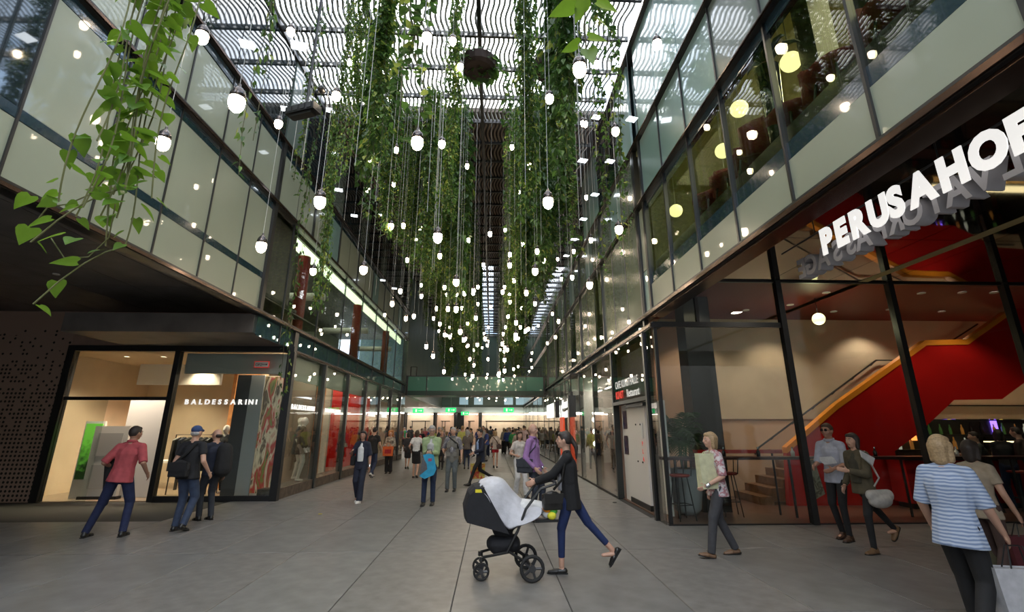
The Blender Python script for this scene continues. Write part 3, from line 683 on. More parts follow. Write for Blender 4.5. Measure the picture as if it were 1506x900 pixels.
# clothes rail seen through the entrance
t_ = thing('clothes_rail', 'black clothes rail with dark jackets inside the menswear entrance', 'clothes rail', (-7.95, 13.6, 0))
MB().tube([(-.5, 0, 0), (-.5, 0, 1.5), (.5, 0, 1.5), (.5, 0, 0)], .015, 6).build('rail', M_black, t_)
for k in range(7):
    x = -.42+.14*k; jm = MB().prism([(-.20, 1.36), (0, 1.44), (.20, 1.36), (.23, .6), (-.23, .6)], x-.035, x+.035, 'x')
    jm.build('jacket', [M_black, mat('navy_cloth', (.015, .02, .04), .9), mat('charcoal_cloth', (.03, .03, .032), .9)][k % 3], t_)
for (x, y, sx_, lab) in ((-9.4, 14.9, 1.2, 'cream display table near the shop entrance'),):
    t_ = thing('display_table', lab, 'table', (x, y, 0)); MB().box(-sx_/2, sx_/2, -.35, .35, .72, .78).build('tabletop', M_white, t_)
    for a in (-1, 1):
        for c in (-1, 1): MB().box(a*sx_/2-.03*a-.03, a*sx_/2-.03*a+.03, c*.32-.03, c*.32+.03, 0, .72).build('leg', M_black, t_)

# ---- ceiling spots of the shops, cafe and soffits
def downlight(x, y, z, r, label, group, m=M_lampw):
    t_ = thing('downlight', label, 'ceiling light', (x, y, z), 0, group)
    MB().lathe([(r, -.012), (r, 0)], 14).build('lens', m, t_); MB().lathe([(r*1.0, -.014), (r*1.15, -.014), (r*1.15, 0), (r*1.0, 0)], 14).build('ring', M_white, t_)
downlight(*at(1322, 342, z=4.605), .12, 'large round downlight in the soffit below the hanging sign', None)
q = area('soffit_lamp', (6.3, 6.6, 4.55), DOWN, .2, .2, 14, (1, .9, .75))
for px, py in ((1215, 430), (1162, 448), (1355, 431), (1415, 430), (1462, 430), (1308, 455), (1097, 456), (1385, 520), (1226, 488)):
    p = at(px, min(py, 458), z=4.598); downlight(p.x, p.y, p.z, .07, 'small round downlight in the dark red cafe ceiling', 'cafe ceiling downlights')
for x, y in ((-10.2, 13.6), (-9.2, 13.6), (-8.6, 14.4), (-7.4, 13.8), (-6.8, 15), (-9.8, 15.2), (-7.6, 15.4)):
    downlight(x, y, 3.575, .06, 'small round spot in the menswear shop ceiling', 'menswear ceiling spots')
for x, y in ((-8.6, 9.2), (-9.9, 6.6)): downlight(x, y, 4.585, .05, 'dim round lamp in the left soffit', 'left soffit lamps', M_white)
for k in range(14):
    downlight(4.2 + (k % 2)*1.2, 14 + k*1.1, 3.575, .09, 'round spot in the right shop ceiling', 'right shop spots')
for k in range(12): downlight(-6.4 - (k % 2)*.5, 15.5 + k*1.1, 3.575, .06, 'round spot in the left shop ceiling', 'left shop spots')
for i, (y0, y1) in enumerate(((13.2, 16.4), (17.8, 22.2), (23.2, 28.6))):
    tag(bx('strip_light', M_lampw, None, 5.2, 5.3, y0, y1, 3.4, 3.44), ['long strip light in the first right hand shop', 'long strip light in the second right hand shop', 'long strip light in the third right hand shop'][i], 'ceiling light')
    MB().box(5.22, 5.28, y0+.3, y0+.34, 3.44, 3.58).box(5.22, 5.28, y1-.34, y1-.3, 3.44, 3.58).build('bracket', M_black, D.objects[[o.name for o in D.objects if o.name.startswith('strip_light')][-1]])

# ---- right hand shops: shelves with goods, red display
GOODS = [mat('goods_%d' % i, c, .5) for i, c in enumerate([(.5,.08,.05), (.55,.5,.4), (.1,.12,.2), (.3,.18,.1), (.65,.6,.55), (.05,.05,.05)])]
for i, (y0, lab) in enumerate(((13.4, 'wall shelf with shoes in the first right hand shop'), (15.6, 'wall shelf with boxes in the first right hand shop'), (18.4, 'wall shelf of goods in the second right hand shop'), (21.2, 'taller wall shelf of goods in the second right hand shop'), (25.5, 'wall shelf of goods in the third right hand shop'))):
    t_ = thing('display_shelf', lab, 'shelf', (6.8, y0+.9, 0))
    MB().box(.14, .19, -.95, .95, 0, 2.3).build('back', M_white, t_)
    for k in range(5): MB().box(-.18, .14, -.95, .95, .3+.42*k, .33+.42*k).build('shelf_board', M_wood, t_)
    for k in range(5):
        g_ = MB()
        for j in range(6): h = rnd.uniform(.1, .26); g_.box(-.1, .08, -.85+.29*j, -.68+.29*j, .33+.42*k, .33+.42*k+h)
        g_.build('goods', GOODS[(k+i) % 6], t_, kind='stuff')
t_ = thing('display_figure', 'small red and black lit display in the right shop window', 'display', (3.55, 13.9, 0))
MB().lathe([(.16, 0), (.16, .05), (.05, .1), (.04, .7), (.2, .75), (.22, .95), (.12, 1.05)], 10).build('stand', M_black, t_)
MB().lathe([(.10, 1.05), (.14, 1.2), (.12, 1.35), (.05, 1.42)], 10).build('head_form', M_red, t_)
for k in range(7): MB().ell((.18*math.cos(k*.9), .18*math.sin(k*.9), .9), (.025,)*3, 8, 5).build('lamp', M_lampw, t_)
t_ = thing('banner', 'tall red leaf print banner in the first right shop window', 'banner', (3.5, 12.95, 0))
MB().box(-.03, .03, -.2, .2, .2, 2.2).build('cloth', picture_mat('red_banner_print', 4, [(.45,.02,.01), (.8,.12,.02), (.2,.01,.01), (.75,.05,.02)], .4), t_); MB().box(-.08, .08, -.22, .22, 0, .2).build('foot', M_black, t_)
for k in range(3):
    o = MB().ell((0,0,0), (.09,.09,.09), 10, 7).build('round_lamp', M_lampw, None, True, (3.6, 17.15, 1.15+.4*k)); tag(o, 'round white lamp stacked in the mirror column of the right shop', 'lamp', 'column lamps')
tag(bx('mirror_column', mat('bronze_mirror', (.5, .42, .3), .15, metal=1), None, 3.66, 3.8, 16.9, 17.4, 0, 2.3), 'bronze mirror column behind three round lamps', 'column')
# notice screens by the side entrance
for i, (z0, c) in enumerate(((1.62, (.10, .06, .08)), (1.02, (.06, .05, .07)))):
    t_ = thing('poster_frame', ['upper framed poster beside the side entrance', 'lower framed poster beside the side entrance'][i], 'poster', (3.36, 11.95, z0))
    MB().box(-.035, 0, -.0, .45, 0, .5).build('frame', M_chrome, t_); MB().box(-.04, -.035, .03, .42, .03, .47).build('sheet', picture_mat('poster_%d' % i, 5, [c, (.4, .3, .3), (.1, .1, .25)], .05), t_)

# ================================================================== UPPER ROOMS ON THE RIGHT
for i, (px, py, r) in enumerate(((1163, 91, 14.5), (1087, 160, 12.5), (1063, 222, 11), (994, 310, 9.5), (1070, 285, 9), (1353, 12, 15))):
    p = at(px, py, x=4.15); dep = (p - Vector((0,0,CAMH))).dot(_F); rr = r*dep/696
    t_ = thing('globe_lamp', ['largest yellow globe lamp in the upper right windows', 'second yellow globe lamp beside the black vase plant', 'yellow globe lamp directly below the second one', 'yellow globe lamp at the last window before the corner post', 'small yellow globe lamp low over the window sill', 'yellow globe lamp cut by the upper edge over a red chair'][i], 'lamp', (p.x, p.y, p.z))
    MB().ell((0,0,0), (rr,)*3, 18, 12).build('globe', M_globe, t_, True); MB().tube([(0,0,rr*.95), (0,0,7.72-p.z)], .006, 4).build('cable', M_black, t_)
M_rchair = mat('dark_red_upholstery', (.14, .012, .012), .8)
def tub_chair(x, y, z, rz, label):
    t_ = thing('tub_chair', label, 'chair', (x, y, z), rz)
    b = MB(); n = 9; pts = []
    for k in range(n):
        a = R(-110+220*k/(n-1)); pts.append((a, .95 - .25*abs(k-4)/4))
    i0 = 0
    for rad in (.33, .40):
        for a, h in pts: b.v += [(rad*math.sin(a), -rad*math.cos(a), .30), (rad*math.sin(a)*1.12, -rad*math.cos(a)*1.12, h)]
    for k in range(n-1):
        q = 2*k; w = 2*n; b.f += [(q, q+2, q+3, q+1), (w+q, w+q+1, w+q+3, w+q+2), (q+1, q+3, w+q+3, w+q+1), (q, w+q, w+q+2, q+2)]
    b.f += [(0, 1, 2*n+1, 2*n), (2*n-2, 4*n-2, 4*n-1, 2*n-1)]; b.m = [0]*len(b.f)
    b.build('backrest', M_rchair, t_, True); MB().ell((0,0,.42), (.34,.34,.1), 14, 6).build('seat', M_rchair, t_, True)
    for a in (45, 135, 225, 315): MB().tube([(.22*math.cos(R(a)), .22*math.sin(R(a)), .38), (.3*math.cos(R(a)), .3*math.sin(R(a)), 0)], .015, 5).build('leg', M_black, t_)
for i, (px, py) in enumerate(((1172, 190), (1240, 128), (1340, 35), (1108, 240), (1078, 275), (1050, 305))):
    p = at(px, py, x=3.68); tub_chair(3.68, p.y, 4.96, 90 if i != 3 else 60, ['dark red tub chair beside the black vase in the upper window', 'dark red tub chair between two window posts upstairs', 'dark red tub chair under the cut off globe lamp', 'dark red tub chair left of the black vase upstairs', 'dark red tub chair low behind the upper sill', 'farthest dark red tub chair in the upper window'][i])
tag(bx('window_bench', M_black, None, 3.3, 4.3, 1.5, 9.0, 4.71, 4.95), 'dark platform under the red chairs upstairs', 'platform')
p = at(1145, 200, x=3.55)
t_ = thing('potted_orchid', 'leafy orchid in a tall black vase behind the upper window', 'plant', (3.55, p.y, 4.96))
MB().lathe([(.10, 0), (.12, .7), (.15, 1.25), (.13, 1.25), (.05, 1.2)], 14).build('vase', mat('black_vase', (.008, .008, .008), .1, coat=1), t_, True)
MB().ell((0, 0, 1.27), (.13, .13, .06), 10, 6).build('soil', M_stair, t_)
for k in range(9):
    a = R(40*k+10); L = .22+.1*(k % 3); b = MB()
    pts = [Vector((math.cos(a)*L*u, math.sin(a)*L*u, 1.28+.28*math.sin(u*2.2))) for u in (0, .3, .6, .85, 1)]
    b.tube(pts, [.012, .035, .04, .025, .004], 6, flat=1.0, side=(-math.sin(a), math.cos(a), 0)); b.build('leaf', mat('dark_leaf', (.02, .05, .015), .4), t_, True)
for k in range(2): MB().tube([(0, 0, 1.3), (.05-.1*k, .05, 1.7), (.02-.1*k, .1, 1.95)], .008, 5).build('stem', mat('dark_leaf', (.02, .05, .015), .4), t_)
for i, (px, py) in enumerate(((1200, 60), (1290, 35))):
    p = at(px, py, x=4.3); tag(bx('round_column', M_black, None, 4.15, 4.45, p.y-.16, p.y+.16, 4.7, 7.72), ['dark column right of the largest globe lamp', 'dark column left of the cut off red chair'][i], 'column')
# left gallery behind the clear windows
for i, y in enumerate((13.3, 19.0, 24.4)):
    o = MB().lathe([(.17, 0), (.17, 2.35)], 14).build('round_column', mat('red_column', (.30, .03, .025), .5), None, True, (-5.55, y, 4.14)); tag(o, ['nearest dark red column behind the upper left windows', 'middle dark red column behind the upper left windows', 'farthest dark red column behind the upper left windows'][i], 'column')
tag(bx('cove_light', M_cove, None, -5.62, -5.56, 10.6, YB-.5, 6.50, 6.82), 'long glowing pale green light strip above the left gallery windows', 'light')
for i, y in enumerate((15.6, 21.4, 26.5)):
    t_ = thing('ceiling_duct', ['nearest pale duct inside the left gallery', 'middle pale duct inside the left gallery', 'farthest pale duct inside the left gallery'][i], 'duct', (-6.7, y, 5.9)); MB().tube([(-1, 0, 0), (1, 0, .0)], .14, 10).build('pipe', M_white, t_, True)
    for k in (-.6, .6): MB().tube([(k, 0, .1), (k, 0, .95)], .01, 4).build('hanger', M_black, t_)

# ================================================================== CAFE
CY = 11.25
t_ = thing('staircase', 'brown stair with a red lacquered balustrade edged in orange', 'stairs', (6.6, CY, 0))
def rel(o, bx_, by, bz=0): o.location = (-bx_, -by, -bz); return o
poly = [(6.62, .0), (6.74, 1.12), (8.12, 2.10), (10.67, 3.63), (11.75, 3.66), (13.02, 4.40), (13.3, 4.59), (15.8, 4.59), (15.8, 3.1), (13.3, 2.95), (12.24, 2.34), (11.04, 2.32), (9.95, 1.54), (9.3, 1.16), (9.3, .0)]
rel(MB().prism(poly, CY-.08, CY+.06).build('balustrade', M_red, t_), 6.6, CY)
e = MB()
ed = [(6.74, 1.12), (8.12, 2.10), (10.67, 3.63), (11.75, 3.66), (13.02, 4.40)]
for (a, b_) in zip(ed[:-1], ed[1:]): e.prism([(a[0], a[1]), (b_[0], b_[1]), (b_[0], b_[1]+.13), (a[0], a[1]+.13)], CY-.10, CY+.08)
rel(e.build('orange_edge', M_orange, t_), 6.6, CY)
for k in range(14):
    rel(MB().box(6.05+.29*k, 6.05+.29*(k+1)+.02, CY+.06, 12.5, max(0, .18*k-.1), .18*(k+1)).build('step', M_stair, t_), 6.6, CY)
rel(MB().box(10.1, 11.6, CY+.06, 12.5, 2.4, 2.55).build('landing', M_stair, t_), 6.6, CY)
t_ = thing('handrail', 'thin black handrail climbing the beige stair wall', 'handrail', (6.8, 12.6, 0))
rel(MB().tube([(6.76, 12.6, 1.02), (6.9, 12.6, 1.2), (10.51, 12.6, 3.46), (11.2, 12.6, 3.46)], .022, 6).build('rail', M_black, t_), 6.8, 12.6)
for k in range(6): rel(MB().tube([(7.3+.62*k, 12.6, 1.43+.388*k), (7.3+.62*k, 12.69, 1.38+.388*k)], .012, 5).build('bracket', M_black, t_), 6.8, 12.6)
t_ = thing('handrail', 'upper black handrail above the stair landing', 'handrail', (11.5, 12.6, 3.4))
MB().tube([(0, 0, -.1), (2.2, 0, 1.1)], .022, 6).build('rail', M_black, t_)
# bar counter
t_ = thing('bar_counter', 'long red bar counter below the stair', 'counter', (12, 10.66, 0))
MB().box(-3.0, 3.8, -.05, .45, .12, 1.0).build('front_panel', M_red, t_); MB().box(-3.05, 3.85, -.15, .5, 1.0, 1.06).build('countertop', M_black, t_); MB().box(-2.95, 3.75, 0, .4, 0, .12).build('plinth', M_black, t_)
MB().box(-.6, 2.6, .1, .42, 1.06, 1.36).build('display_case', glass('case_glass', (.8, .85, .85), 1), t_); MB().box(-.6, 2.6, .1, .42, 1.36, 1.38).build('lit_edge', mat('warm_strip', (1, .75, .4), .4, emit=2.2), t_)
MB().box(-.5, 2.5, .12, .40, 1.07, 1.12).build('tray', mat('food_tray', (.6, .35, .15), .6, noise=(20, .6)), t_)
t_ = thing('window_counter', 'dark narrow bar shelf running behind the cafe glass', 'counter', (9.5, 9.75, 0))
MB().box(-6.2, 6.2, -.22, .18, 1.08, 1.13).build('shelf_board', mat('dark_brown_board', (.035, .012, .010), .3), t_)
for k in range(6): MB().tube([(-5.9+2.3*k, 0, 0), (-5.9+2.3*k, 0, 1.08)], .025, 6).build('leg', M_black, t_)
t_ = thing('communal_table', 'glossy red tabletop on a dark frame in the cafe corner', 'table', (4.9, 10.05, 0))
MB().box(-.75, 1.0, -.12, .12, 1.18, 1.25).build('tabletop', M_red, t_)
for s in (-.6, .85): MB().tube([(s, 0, 0), (s, 0, 1.18)], .02, 6).build('leg', M_black, t_)
# stools
M_seat = mat('red_seat', (.28, .03, .02), .5)
def stool(x, y, rz, label):
    t_ = thing('bar_stool', label, 'stool', (x, y, 0.012), rz)
    MB().lathe([(.17, .76), (.19, .78), (.19, .80), (.16, .81)], 16).build('seat', M_seat, t_, True)
    for a in (45, 135, 225, 315):
        c, s = math.cos(R(a)), math.sin(R(a)); MB().tube([(.13*c, .13*s, .77), (.24*c, .24*s, 0)], .011, 6).build('leg', M_black, t_)
    MB().tube([(.2*math.cos(R(a)), .2*math.sin(R(a)), .27) for a in (45, 135, 225, 315, 45)], .009, 5).build('footrest', M_black, t_)
    MB().tube([(.13, -.16, .78), (.15, -.19, 1.05), (-.15, -.19, 1.05), (-.13, -.16, .78)], .010, 6).build('backrest', M_black, t_)
stool(3.62, 9.62, 100, 'black bar stool with red seat beside the palm')
stool(4.75, 10.02, 80, 'red seated bar stool behind the blonde walking woman')
stool(9.15, 10.25, 90, 'bar stool standing left of the woman in the striped shirt')
stool(10.15, 10.2, 90, 'bar stool hidden partly behind the striped shirt woman')
stool(11.0, 10.15, 85, 'bar stool right of the striped shirt woman'); stool(11.9, 10.2, 95, 'bar stool nearest the right end of the bar')
# back bar
t_ = thing('back_bar', 'dark back bar shelving lit in violet', 'shelf', (12.6, 12.8, 0))
MB().box(-2.6, 3.0, .1, .16, 0, 2.9).build('back', mat('dark_tile_back', (.05, .045, .05), .3), t_); 
for k in range(4): MB().box(-2.6, 3.0, -.16, .12, 1.1+.38*k, 1.13+.38*k).build('shelf_board', M_black, t_)
MB().box(-2.5, -2.3, .06, .1, 1.0, 2.6).box(-.3, 0, .06, .1, 1.9, 2.3).box(1.0, 1.15, .06, .1, 1.5, 2.3).build('violet_light', mat('violet_glow', (.25, .12, 1), .5, emit=2.2), t_)
MB().box(-2.2, -1.2, .06, .1, 1.35, 1.5).build('orange_light', mat('orange_glow', (1, .25, .05), .5, emit=1.6), t_)
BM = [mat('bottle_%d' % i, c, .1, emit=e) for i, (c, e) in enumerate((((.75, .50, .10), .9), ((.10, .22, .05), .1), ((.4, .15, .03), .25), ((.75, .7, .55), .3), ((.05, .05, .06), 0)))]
me0 = MB().lathe([(.001, 0), (.038, 0), (.04, .17), (.016, .22), (.014, .29), (.001, .29)], 10).mesh('bottle', BM[0], True)
k = 0
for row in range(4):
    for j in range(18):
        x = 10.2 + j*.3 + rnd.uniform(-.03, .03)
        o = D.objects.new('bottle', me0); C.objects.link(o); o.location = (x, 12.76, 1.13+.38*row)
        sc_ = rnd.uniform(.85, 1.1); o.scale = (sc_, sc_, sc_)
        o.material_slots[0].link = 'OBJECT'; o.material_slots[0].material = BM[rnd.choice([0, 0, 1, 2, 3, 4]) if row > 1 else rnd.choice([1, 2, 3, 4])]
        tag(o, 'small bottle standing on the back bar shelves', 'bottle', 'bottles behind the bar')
for i, (x, z) in enumerate(((5.3, 1.13), (6.0, 1.13), (7.7, 1.13), (9.4, 1.13), (4.6, 1.13))):
    t_ = thing('salt_shaker' if i % 2 else 'sauce_bottle', ['dark sauce bottle on the cafe shelf near the stair foot', 'white salt shaker on the cafe window shelf', 'dark sauce bottle on the shelf in front of the red balustrade', 'white napkin shaker on the shelf near the bar', 'dark sauce bottle beside the red tabletop'][i], 'condiment', (x, 9.75, z))
    MB().lathe([(.035, 0), (.037, .09), (.015, .12), (.015, .15)], 10).build('body', M_white if i % 2 else M_black, t_, True); MB().lathe([(.018, .15), (.016, .18)], 8).build('lid', M_chrome, t_)
# palm in a pale pot
px0, py0 = 3.82, 10.25
t_ = thing('potted_palm', 'green palm in a pale round pot in the cafe corner', 'plant', (px0+.15, py0, 0.012))
MB().lathe([(.18, 0), (.26, .1), (.31, .45), (.29, .85), (.25, .87), (.2, .8)], 18).build('pot', mat('pale_grey_pot', (.45, .45, .45), .5), t_, True)
MB().ell((0, 0, .83), (.25, .25, .04), 12, 5).build('soil', M_stair, t_)
M_palm = mat('palm_green', (.022, .07, .018), .5); 
for k in range(6): MB().tube([(.05*math.cos(k), .05*math.sin(k), .84), (.09*math.cos(k), .09*math.sin(k), 1.5)], .012, 5).build('stem', M_palm, t_)
for k in range(17):
    a = R(k*137.5); L = .75+.35*((k*7) % 5)/4; up = .5+.7*((k*3) % 7)/6; fr = MB(); pts = []
    for j in range(11):
        u = j/10; pts.append(Vector((math.cos(a)*L*u*(.42 if math.cos(a) < 0 else .5), math.sin(a)*L*u*.45, 1.25+up*u*1.25-(.95*u**2.6)*.9)))
    fr.tube(pts, [.008-.0006*j for j in range(11)], 4)
    for j in range(2, 11):
        d = (pts[j]-pts[j-1]).normalized(); s = d.cross(Vector((0,0,1))).normalized(); ll = .26*math.sin(math.pi*(j/11)**.8)+.05
        for sg in (-1, 1):
            for off in (0, .5):
                b0 = pts[j-1].lerp(pts[j], off); tip = b0 + s*sg*ll + d*ll*.65 - Vector((0,0,.35*ll)); w = d*.011; i0 = len(fr.v); mid = b0.lerp(tip, .5)+Vector((0,0,.02))
                fr.v += [tuple(b0-w), tuple(b0+w), tuple(mid+w*1.4), tuple(tip), tuple(mid-w*1.4)]; fr.f.append((i0, i0+1, i0+2, i0+3, i0+4)); fr.m.append(0)
    fr.build('frond', M_palm, t_)
p = at(1204, 469, y=10.4)
t_ = thing('globe_lamp', 'round glowing globe lamp hanging in the cafe', 'lamp', tuple(p)); MB().ell((0,0,0), (.135,)*3, 18, 12).build('globe', M_globe, t_, True); MB().tube([(0,0,.13), (0,0,4.6-p.z)], .008, 5).build('cable', M_black, t_)
pl = D.lights.new('globe_light', 'POINT'); pl.energy = 12; pl.color = (1, .9, .55); pl.shadow_soft_size = .15; o = D.objects.new('globe_light', pl); C.objects.link(o); o.location = (p.x, p.y, p.z-.2)
# newspaper hanging at the cafe post
p = at(1195, 705, y=9.6)
t_ = thing('newspaper', 'printed newspaper hanging from the cafe shelf beside a black post', 'newspaper', (p.x, 9.52, 1.08), 12)
b = MB(); b.prism([(-.22, 0), (.05, .0), (.17, -.62), (-.05, -.70), (-.12, -.2)], -.01, .01); b.build('sheet', picture_mat('news_print', 9, [(.40, .36, .28), (.5, .45, .35), (.18, .14, .10), (.45, .4, .3)], 0), t_)
MB().tube([(-.2, 0, .0), (.06, 0, .01)], .012, 5).build('holder', M_wood, t_)

for r_ in WT:
    for c in r_.children:
        if c.type == 'MESH': c.location = -r_.location
# ================================================================== PEOPLE
SKIN = mat('skin', (.52, .30, .21), .5); SKIN2 = mat('tanned_skin', (.40, .21, .14), .5)
def cl(name, c, rough=.85, noise=(14, .14)): return mat(name, c, rough, noise=noise, bump=.15)
HAIRC = {k: mat(k+'_hair', c, .55, noise=(60, .3)) for k, c in dict(black=(.012,.010,.009), brown=(.05,.028,.016), grey=(.32,.31,.30), blond=(.34,.23,.12), red=(.38,.15,.04), dark=(.025,.016,.012)).items()}
PENDING = []
def remesh(o, vox, smooth=3):
    m = o.modifiers.new('r', 'REMESH'); m.mode = 'VOXEL'; m.voxel_size = vox; m.use_smooth_shade = True
    if smooth: s = o.modifiers.new('s', 'SMOOTH'); s.factor = .5; s.iterations = smooth
    PENDING.append(o); return o
def bake():
    bpy.context.view_layer.update(); dg = bpy.context.evaluated_depsgraph_get()
    for o in PENDING:
        me = D.meshes.new_from_object(o.evaluated_get(dg)); old = o.data; ms = [m for m in old.materials]
        o.modifiers.clear(); o.data = me; me.name = old.name
        me.materials.clear()
        for m in ms: me.materials.append(m)
        me.polygons.foreach_set('material_index', [0]*len(me.polygons)); me.polygons.foreach_set('use_smooth', [True]*len(me.polygons))
        D.meshes.remove(old)
    PENDING.clear()
V = Vector
def ik(a, t, l1, l2, pole):
    d = t-a; L = min(max(d.length, .08), (l1+l2)*.998); d = d.normalized(); t = a+d*L
    c = (l1*l1+L*L-l2*l2)/(2*l1*L); c = max(-1, min(1, c)); p = pole-d*pole.dot(d); p.normalize()
    return a+d*l1*c+p*l1*math.sqrt(1-c*c), t
def person(label, loc, yaw, H=1.75, sex='m', feet=((.0, 0, .0, 0), (.0, 0, .0, 0)), hands=(None, None), lean=(0, .02), head=(0, 0), build=1.0, belly=0,
           top=None, sleeve='short', hem=0, jacket=None, jhem=.12, front=None, bottom=None, bstyle='trousers', shoes=None, heel=False, hair='brown', hairstyle='short',
           skin=SKIN, vox=.011, face=True, extras=(), twist=0, group=None, mannequin=None, collar=None, cat='person', name='person'):
    """feet: (forward, side, lift, heel pitch) left, right; hands: wrist target from the shoulder (right, forward, up); local +Y is forward"""
    S = H/1.75; b = build; fem = sex == 'f'
    root = thing(name, label, cat, loc, yaw, group)
    # legs
    l1, l2, ank = .425*S, .43*S, .085*S
    hz = .92*S
    A = []
    for i, (fw, sd, lift, pit) in enumerate(feet):
        sx_ = (-1 if i == 0 else 1); heelup = math.sin(R(pit))*.13*S if pit > 0 else 0
        A.append(V((sx_*(.085*S)+sd, fw, ank+lift+heelup)))
    for i, a in enumerate(A):
        hip = V(((-1 if i == 0 else 1)*.09*S, 0, 0)); hor = (V((a.x, a.y, 0))-hip).length
        if feet[i][2] < .02: hz = min(hz, a.z + math.sqrt(max(.01, ((l1+l2)*.995)**2-hor**2)))
    P = V((0, 0, hz)); Kn = []; hipj = []
    for i, a in enumerate(A):
        hj = V(((-1 if i == 0 else 1)*.09*S, 0, hz)); k, a2 = ik(hj, a, l1, l2, V((0, 1, .15))); A[i] = a2; Kn.append(k); hipj.append(V((hj.x*.86, hj.y, hj.z)))
    # spine
    sd = V((lean[0], lean[1], 1)).normalized(); neck = P+sd*.50*S; chest = P+sd*.33*S; waist = P+sd*.13*S
    ct, st = math.cos(R(twist)), math.sin(R(twist)); sh = .158*S*(.88 if fem else 1)*b**.5
    SHL, SHR = neck+V((-sh*ct, -sh*st, -.062*S)), neck+V((sh*ct, sh*st, -.062*S))
    hc = neck+V((0, .015*S, 0))+sd*.155*S
    El, Wr = [], []
    for i, s in enumerate((SHL, SHR)):
        sg = -1 if i == 0 else 1; h = hands[i] or (sg*.07, .04, -.53); t = s+V(h)*S
        e, w = ik(s, t, .285*S, .255*S, V((sg*.38, -1, -.25))); El.append(e); Wr.append(w)
    side = V((ct, st, 0))
    # --- body, one continuous mesh
    m = MB(); HM = Matrix.Rotation(R(head[0]), 3, 'Z') @ Matrix.Rotation(R(-head[1]), 3, 'X')
    def hp(x, y, z): return hc + HM @ V((x*S, y*S, z*S))
    m.ell(hc, (.074*S, .093*S, .104*S), 16, 12, M=HM); m.ell(hp(0, .028, -.052), (.052*S, .060*S, .062*S), 14, 9, M=HM); m.ell(hp(0, .062, -.088), (.024*S, .022*S, .022*S), 8, 6, M=HM)
    m.cap(hp(0, .088, .012), hp(0, .106, -.028), .010*S, .014*S, n=8); m.ell(hp(0, .072, .022), (.05*S, .02*S, .012*S), 8, 6, M=HM)
    m.cap(hp(-.018, .086, -.056), hp(.018, .086, -.056), .009*S, .009*S, n=8)
    for s in (-1, 1): m.ell(hp(s*.075, -.006, -.012), (.012*S, .02*S, .032*S), 8, 6, M=HM); m.ell(hp(s*.045, .055, -.028), (.02*S, .022*S, .024*S), 8, 6, M=HM)
    m.cap(neck-sd*.05*S, hc-sd*.04*S, .058*S*(.86 if fem else 1), .052*S*(.86 if fem else 1), n=12)
    m.cap(P, waist, .095*S*b, .088*S*b, (1, 0, 0), 1.4); m.cap(waist, chest, .086*S*b, .10*S*b, side, 1.35); m.cap(chest, neck-sd*.04*S, .10*S*b, .06*S, side, 1.45); m.cap(SHL, SHR, .050*S, .050*S, n=10); m.cap(neck, SHL, .045*S, .045*S); m.cap(neck, SHR, .045*S, .045*S)
    for i in (0, 1):
        s = (SHL, SHR)[i]; m.cap(s, El[i], .046*S*b, .036*S*b); m.cap(El[i], Wr[i], .037*S*b, .025*S)
        m.cap(hipj[i], Kn[i], .078*S*b, .047*S*b); m.cap(Kn[i], A[i], .047*S*b, .034*S)
        
        if bstyle in ('skirt', 'shorts'): m.ell(Kn[i].lerp(A[i], .3)+V((0, -.012*S, 0)), (.047*S*b, .050*S*b, .1*S))
        # hand
        d = (Wr[i]-El[i]).normalized(); sg = -1 if i == 0 else 1
        w = V((0, 1, 0))-d*d.y
        if w.length < .5: w = V((0, 0, 1))-d*d.z
        w.normalize(); nrm = d.cross(w); nrm = nrm if nrm.x*sg < 0 else -nrm
        pc = Wr[i]+d*.045*S; Mh = Matrix((w, nrm, d)).transposed()
        m.ell(pc, (.040*S, .017*S, .052*S), 10, 7, M=Mh)
        for f, (off, ln) in enumerate(((.030, .072), (.010, .080), (-.010, .074), (-.029, .058))):
            a0 = Wr[i]+d*.08*S+w*off*S; a1 = a0+(d+nrm*.25).normalized()*ln*.52*S; a2 = a1+(d+nrm*1.0).normalized()*ln*.5*S
            m.cap(a0, a1, .0085*S, .0085*S, n=6); m.cap(a1, a2, .0085*S, .0075*S, n=6)
        t0 = Wr[i]+d*.025*S+w*.03*S; t1 = t0+(d*.6+w*.75+nrm*.2).normalized()*.04*S; t2 = t1+(d*.95+w*.2+nrm*.25).normalized()*.03*S
        m.cap(t0, t1, .011*S, .010*S, n=6); m.cap(t1, t2, .010*S, .008*S, n=6)
        if bstyle != 'trousers' or mannequin:   # bare feet shape inside shoes
            m.cap(A[i]+V((0, -.02, -.045))*S, A[i]+V((0, .12, -.062))*S, .03*S, .022*S, (1, 0, 0), 1.3)
    bm_ = mannequin or skin
    body = m.build('body', bm_, root); remesh(body, vox, 2)
    if face and not mannequin:
        for s in (-1, 1):
            e = MB().ell(hp(s*.030, .0855, .004), (.013*S, .008*S, .007*S), 8, 6, M=HM).build('eye', mat('eye_white', (.55, .52, .5), .3), root)
            MB().ell(hp(s*.030, .093, .004), (.006*S, .003*S, .006*S), 8, 5, M=HM).build('pupil', M_black, e)
            MB().cap(hp(s*.015, .092, .024), hp(s*.045, .084, .026), .0045*S, .0035*S, n=6).build('eyebrow', HAIRC.get(hair, HAIRC['brown']), root)
        MB().cap(hp(-.020, .090, -.056), hp(.020, .090, -.056), .006*S, .006*S, n=6).build('lips', mat('lips', (.38, .13, .11), .5), root)
    # --- clothes
    k = 1.10*b; ex = .010*S
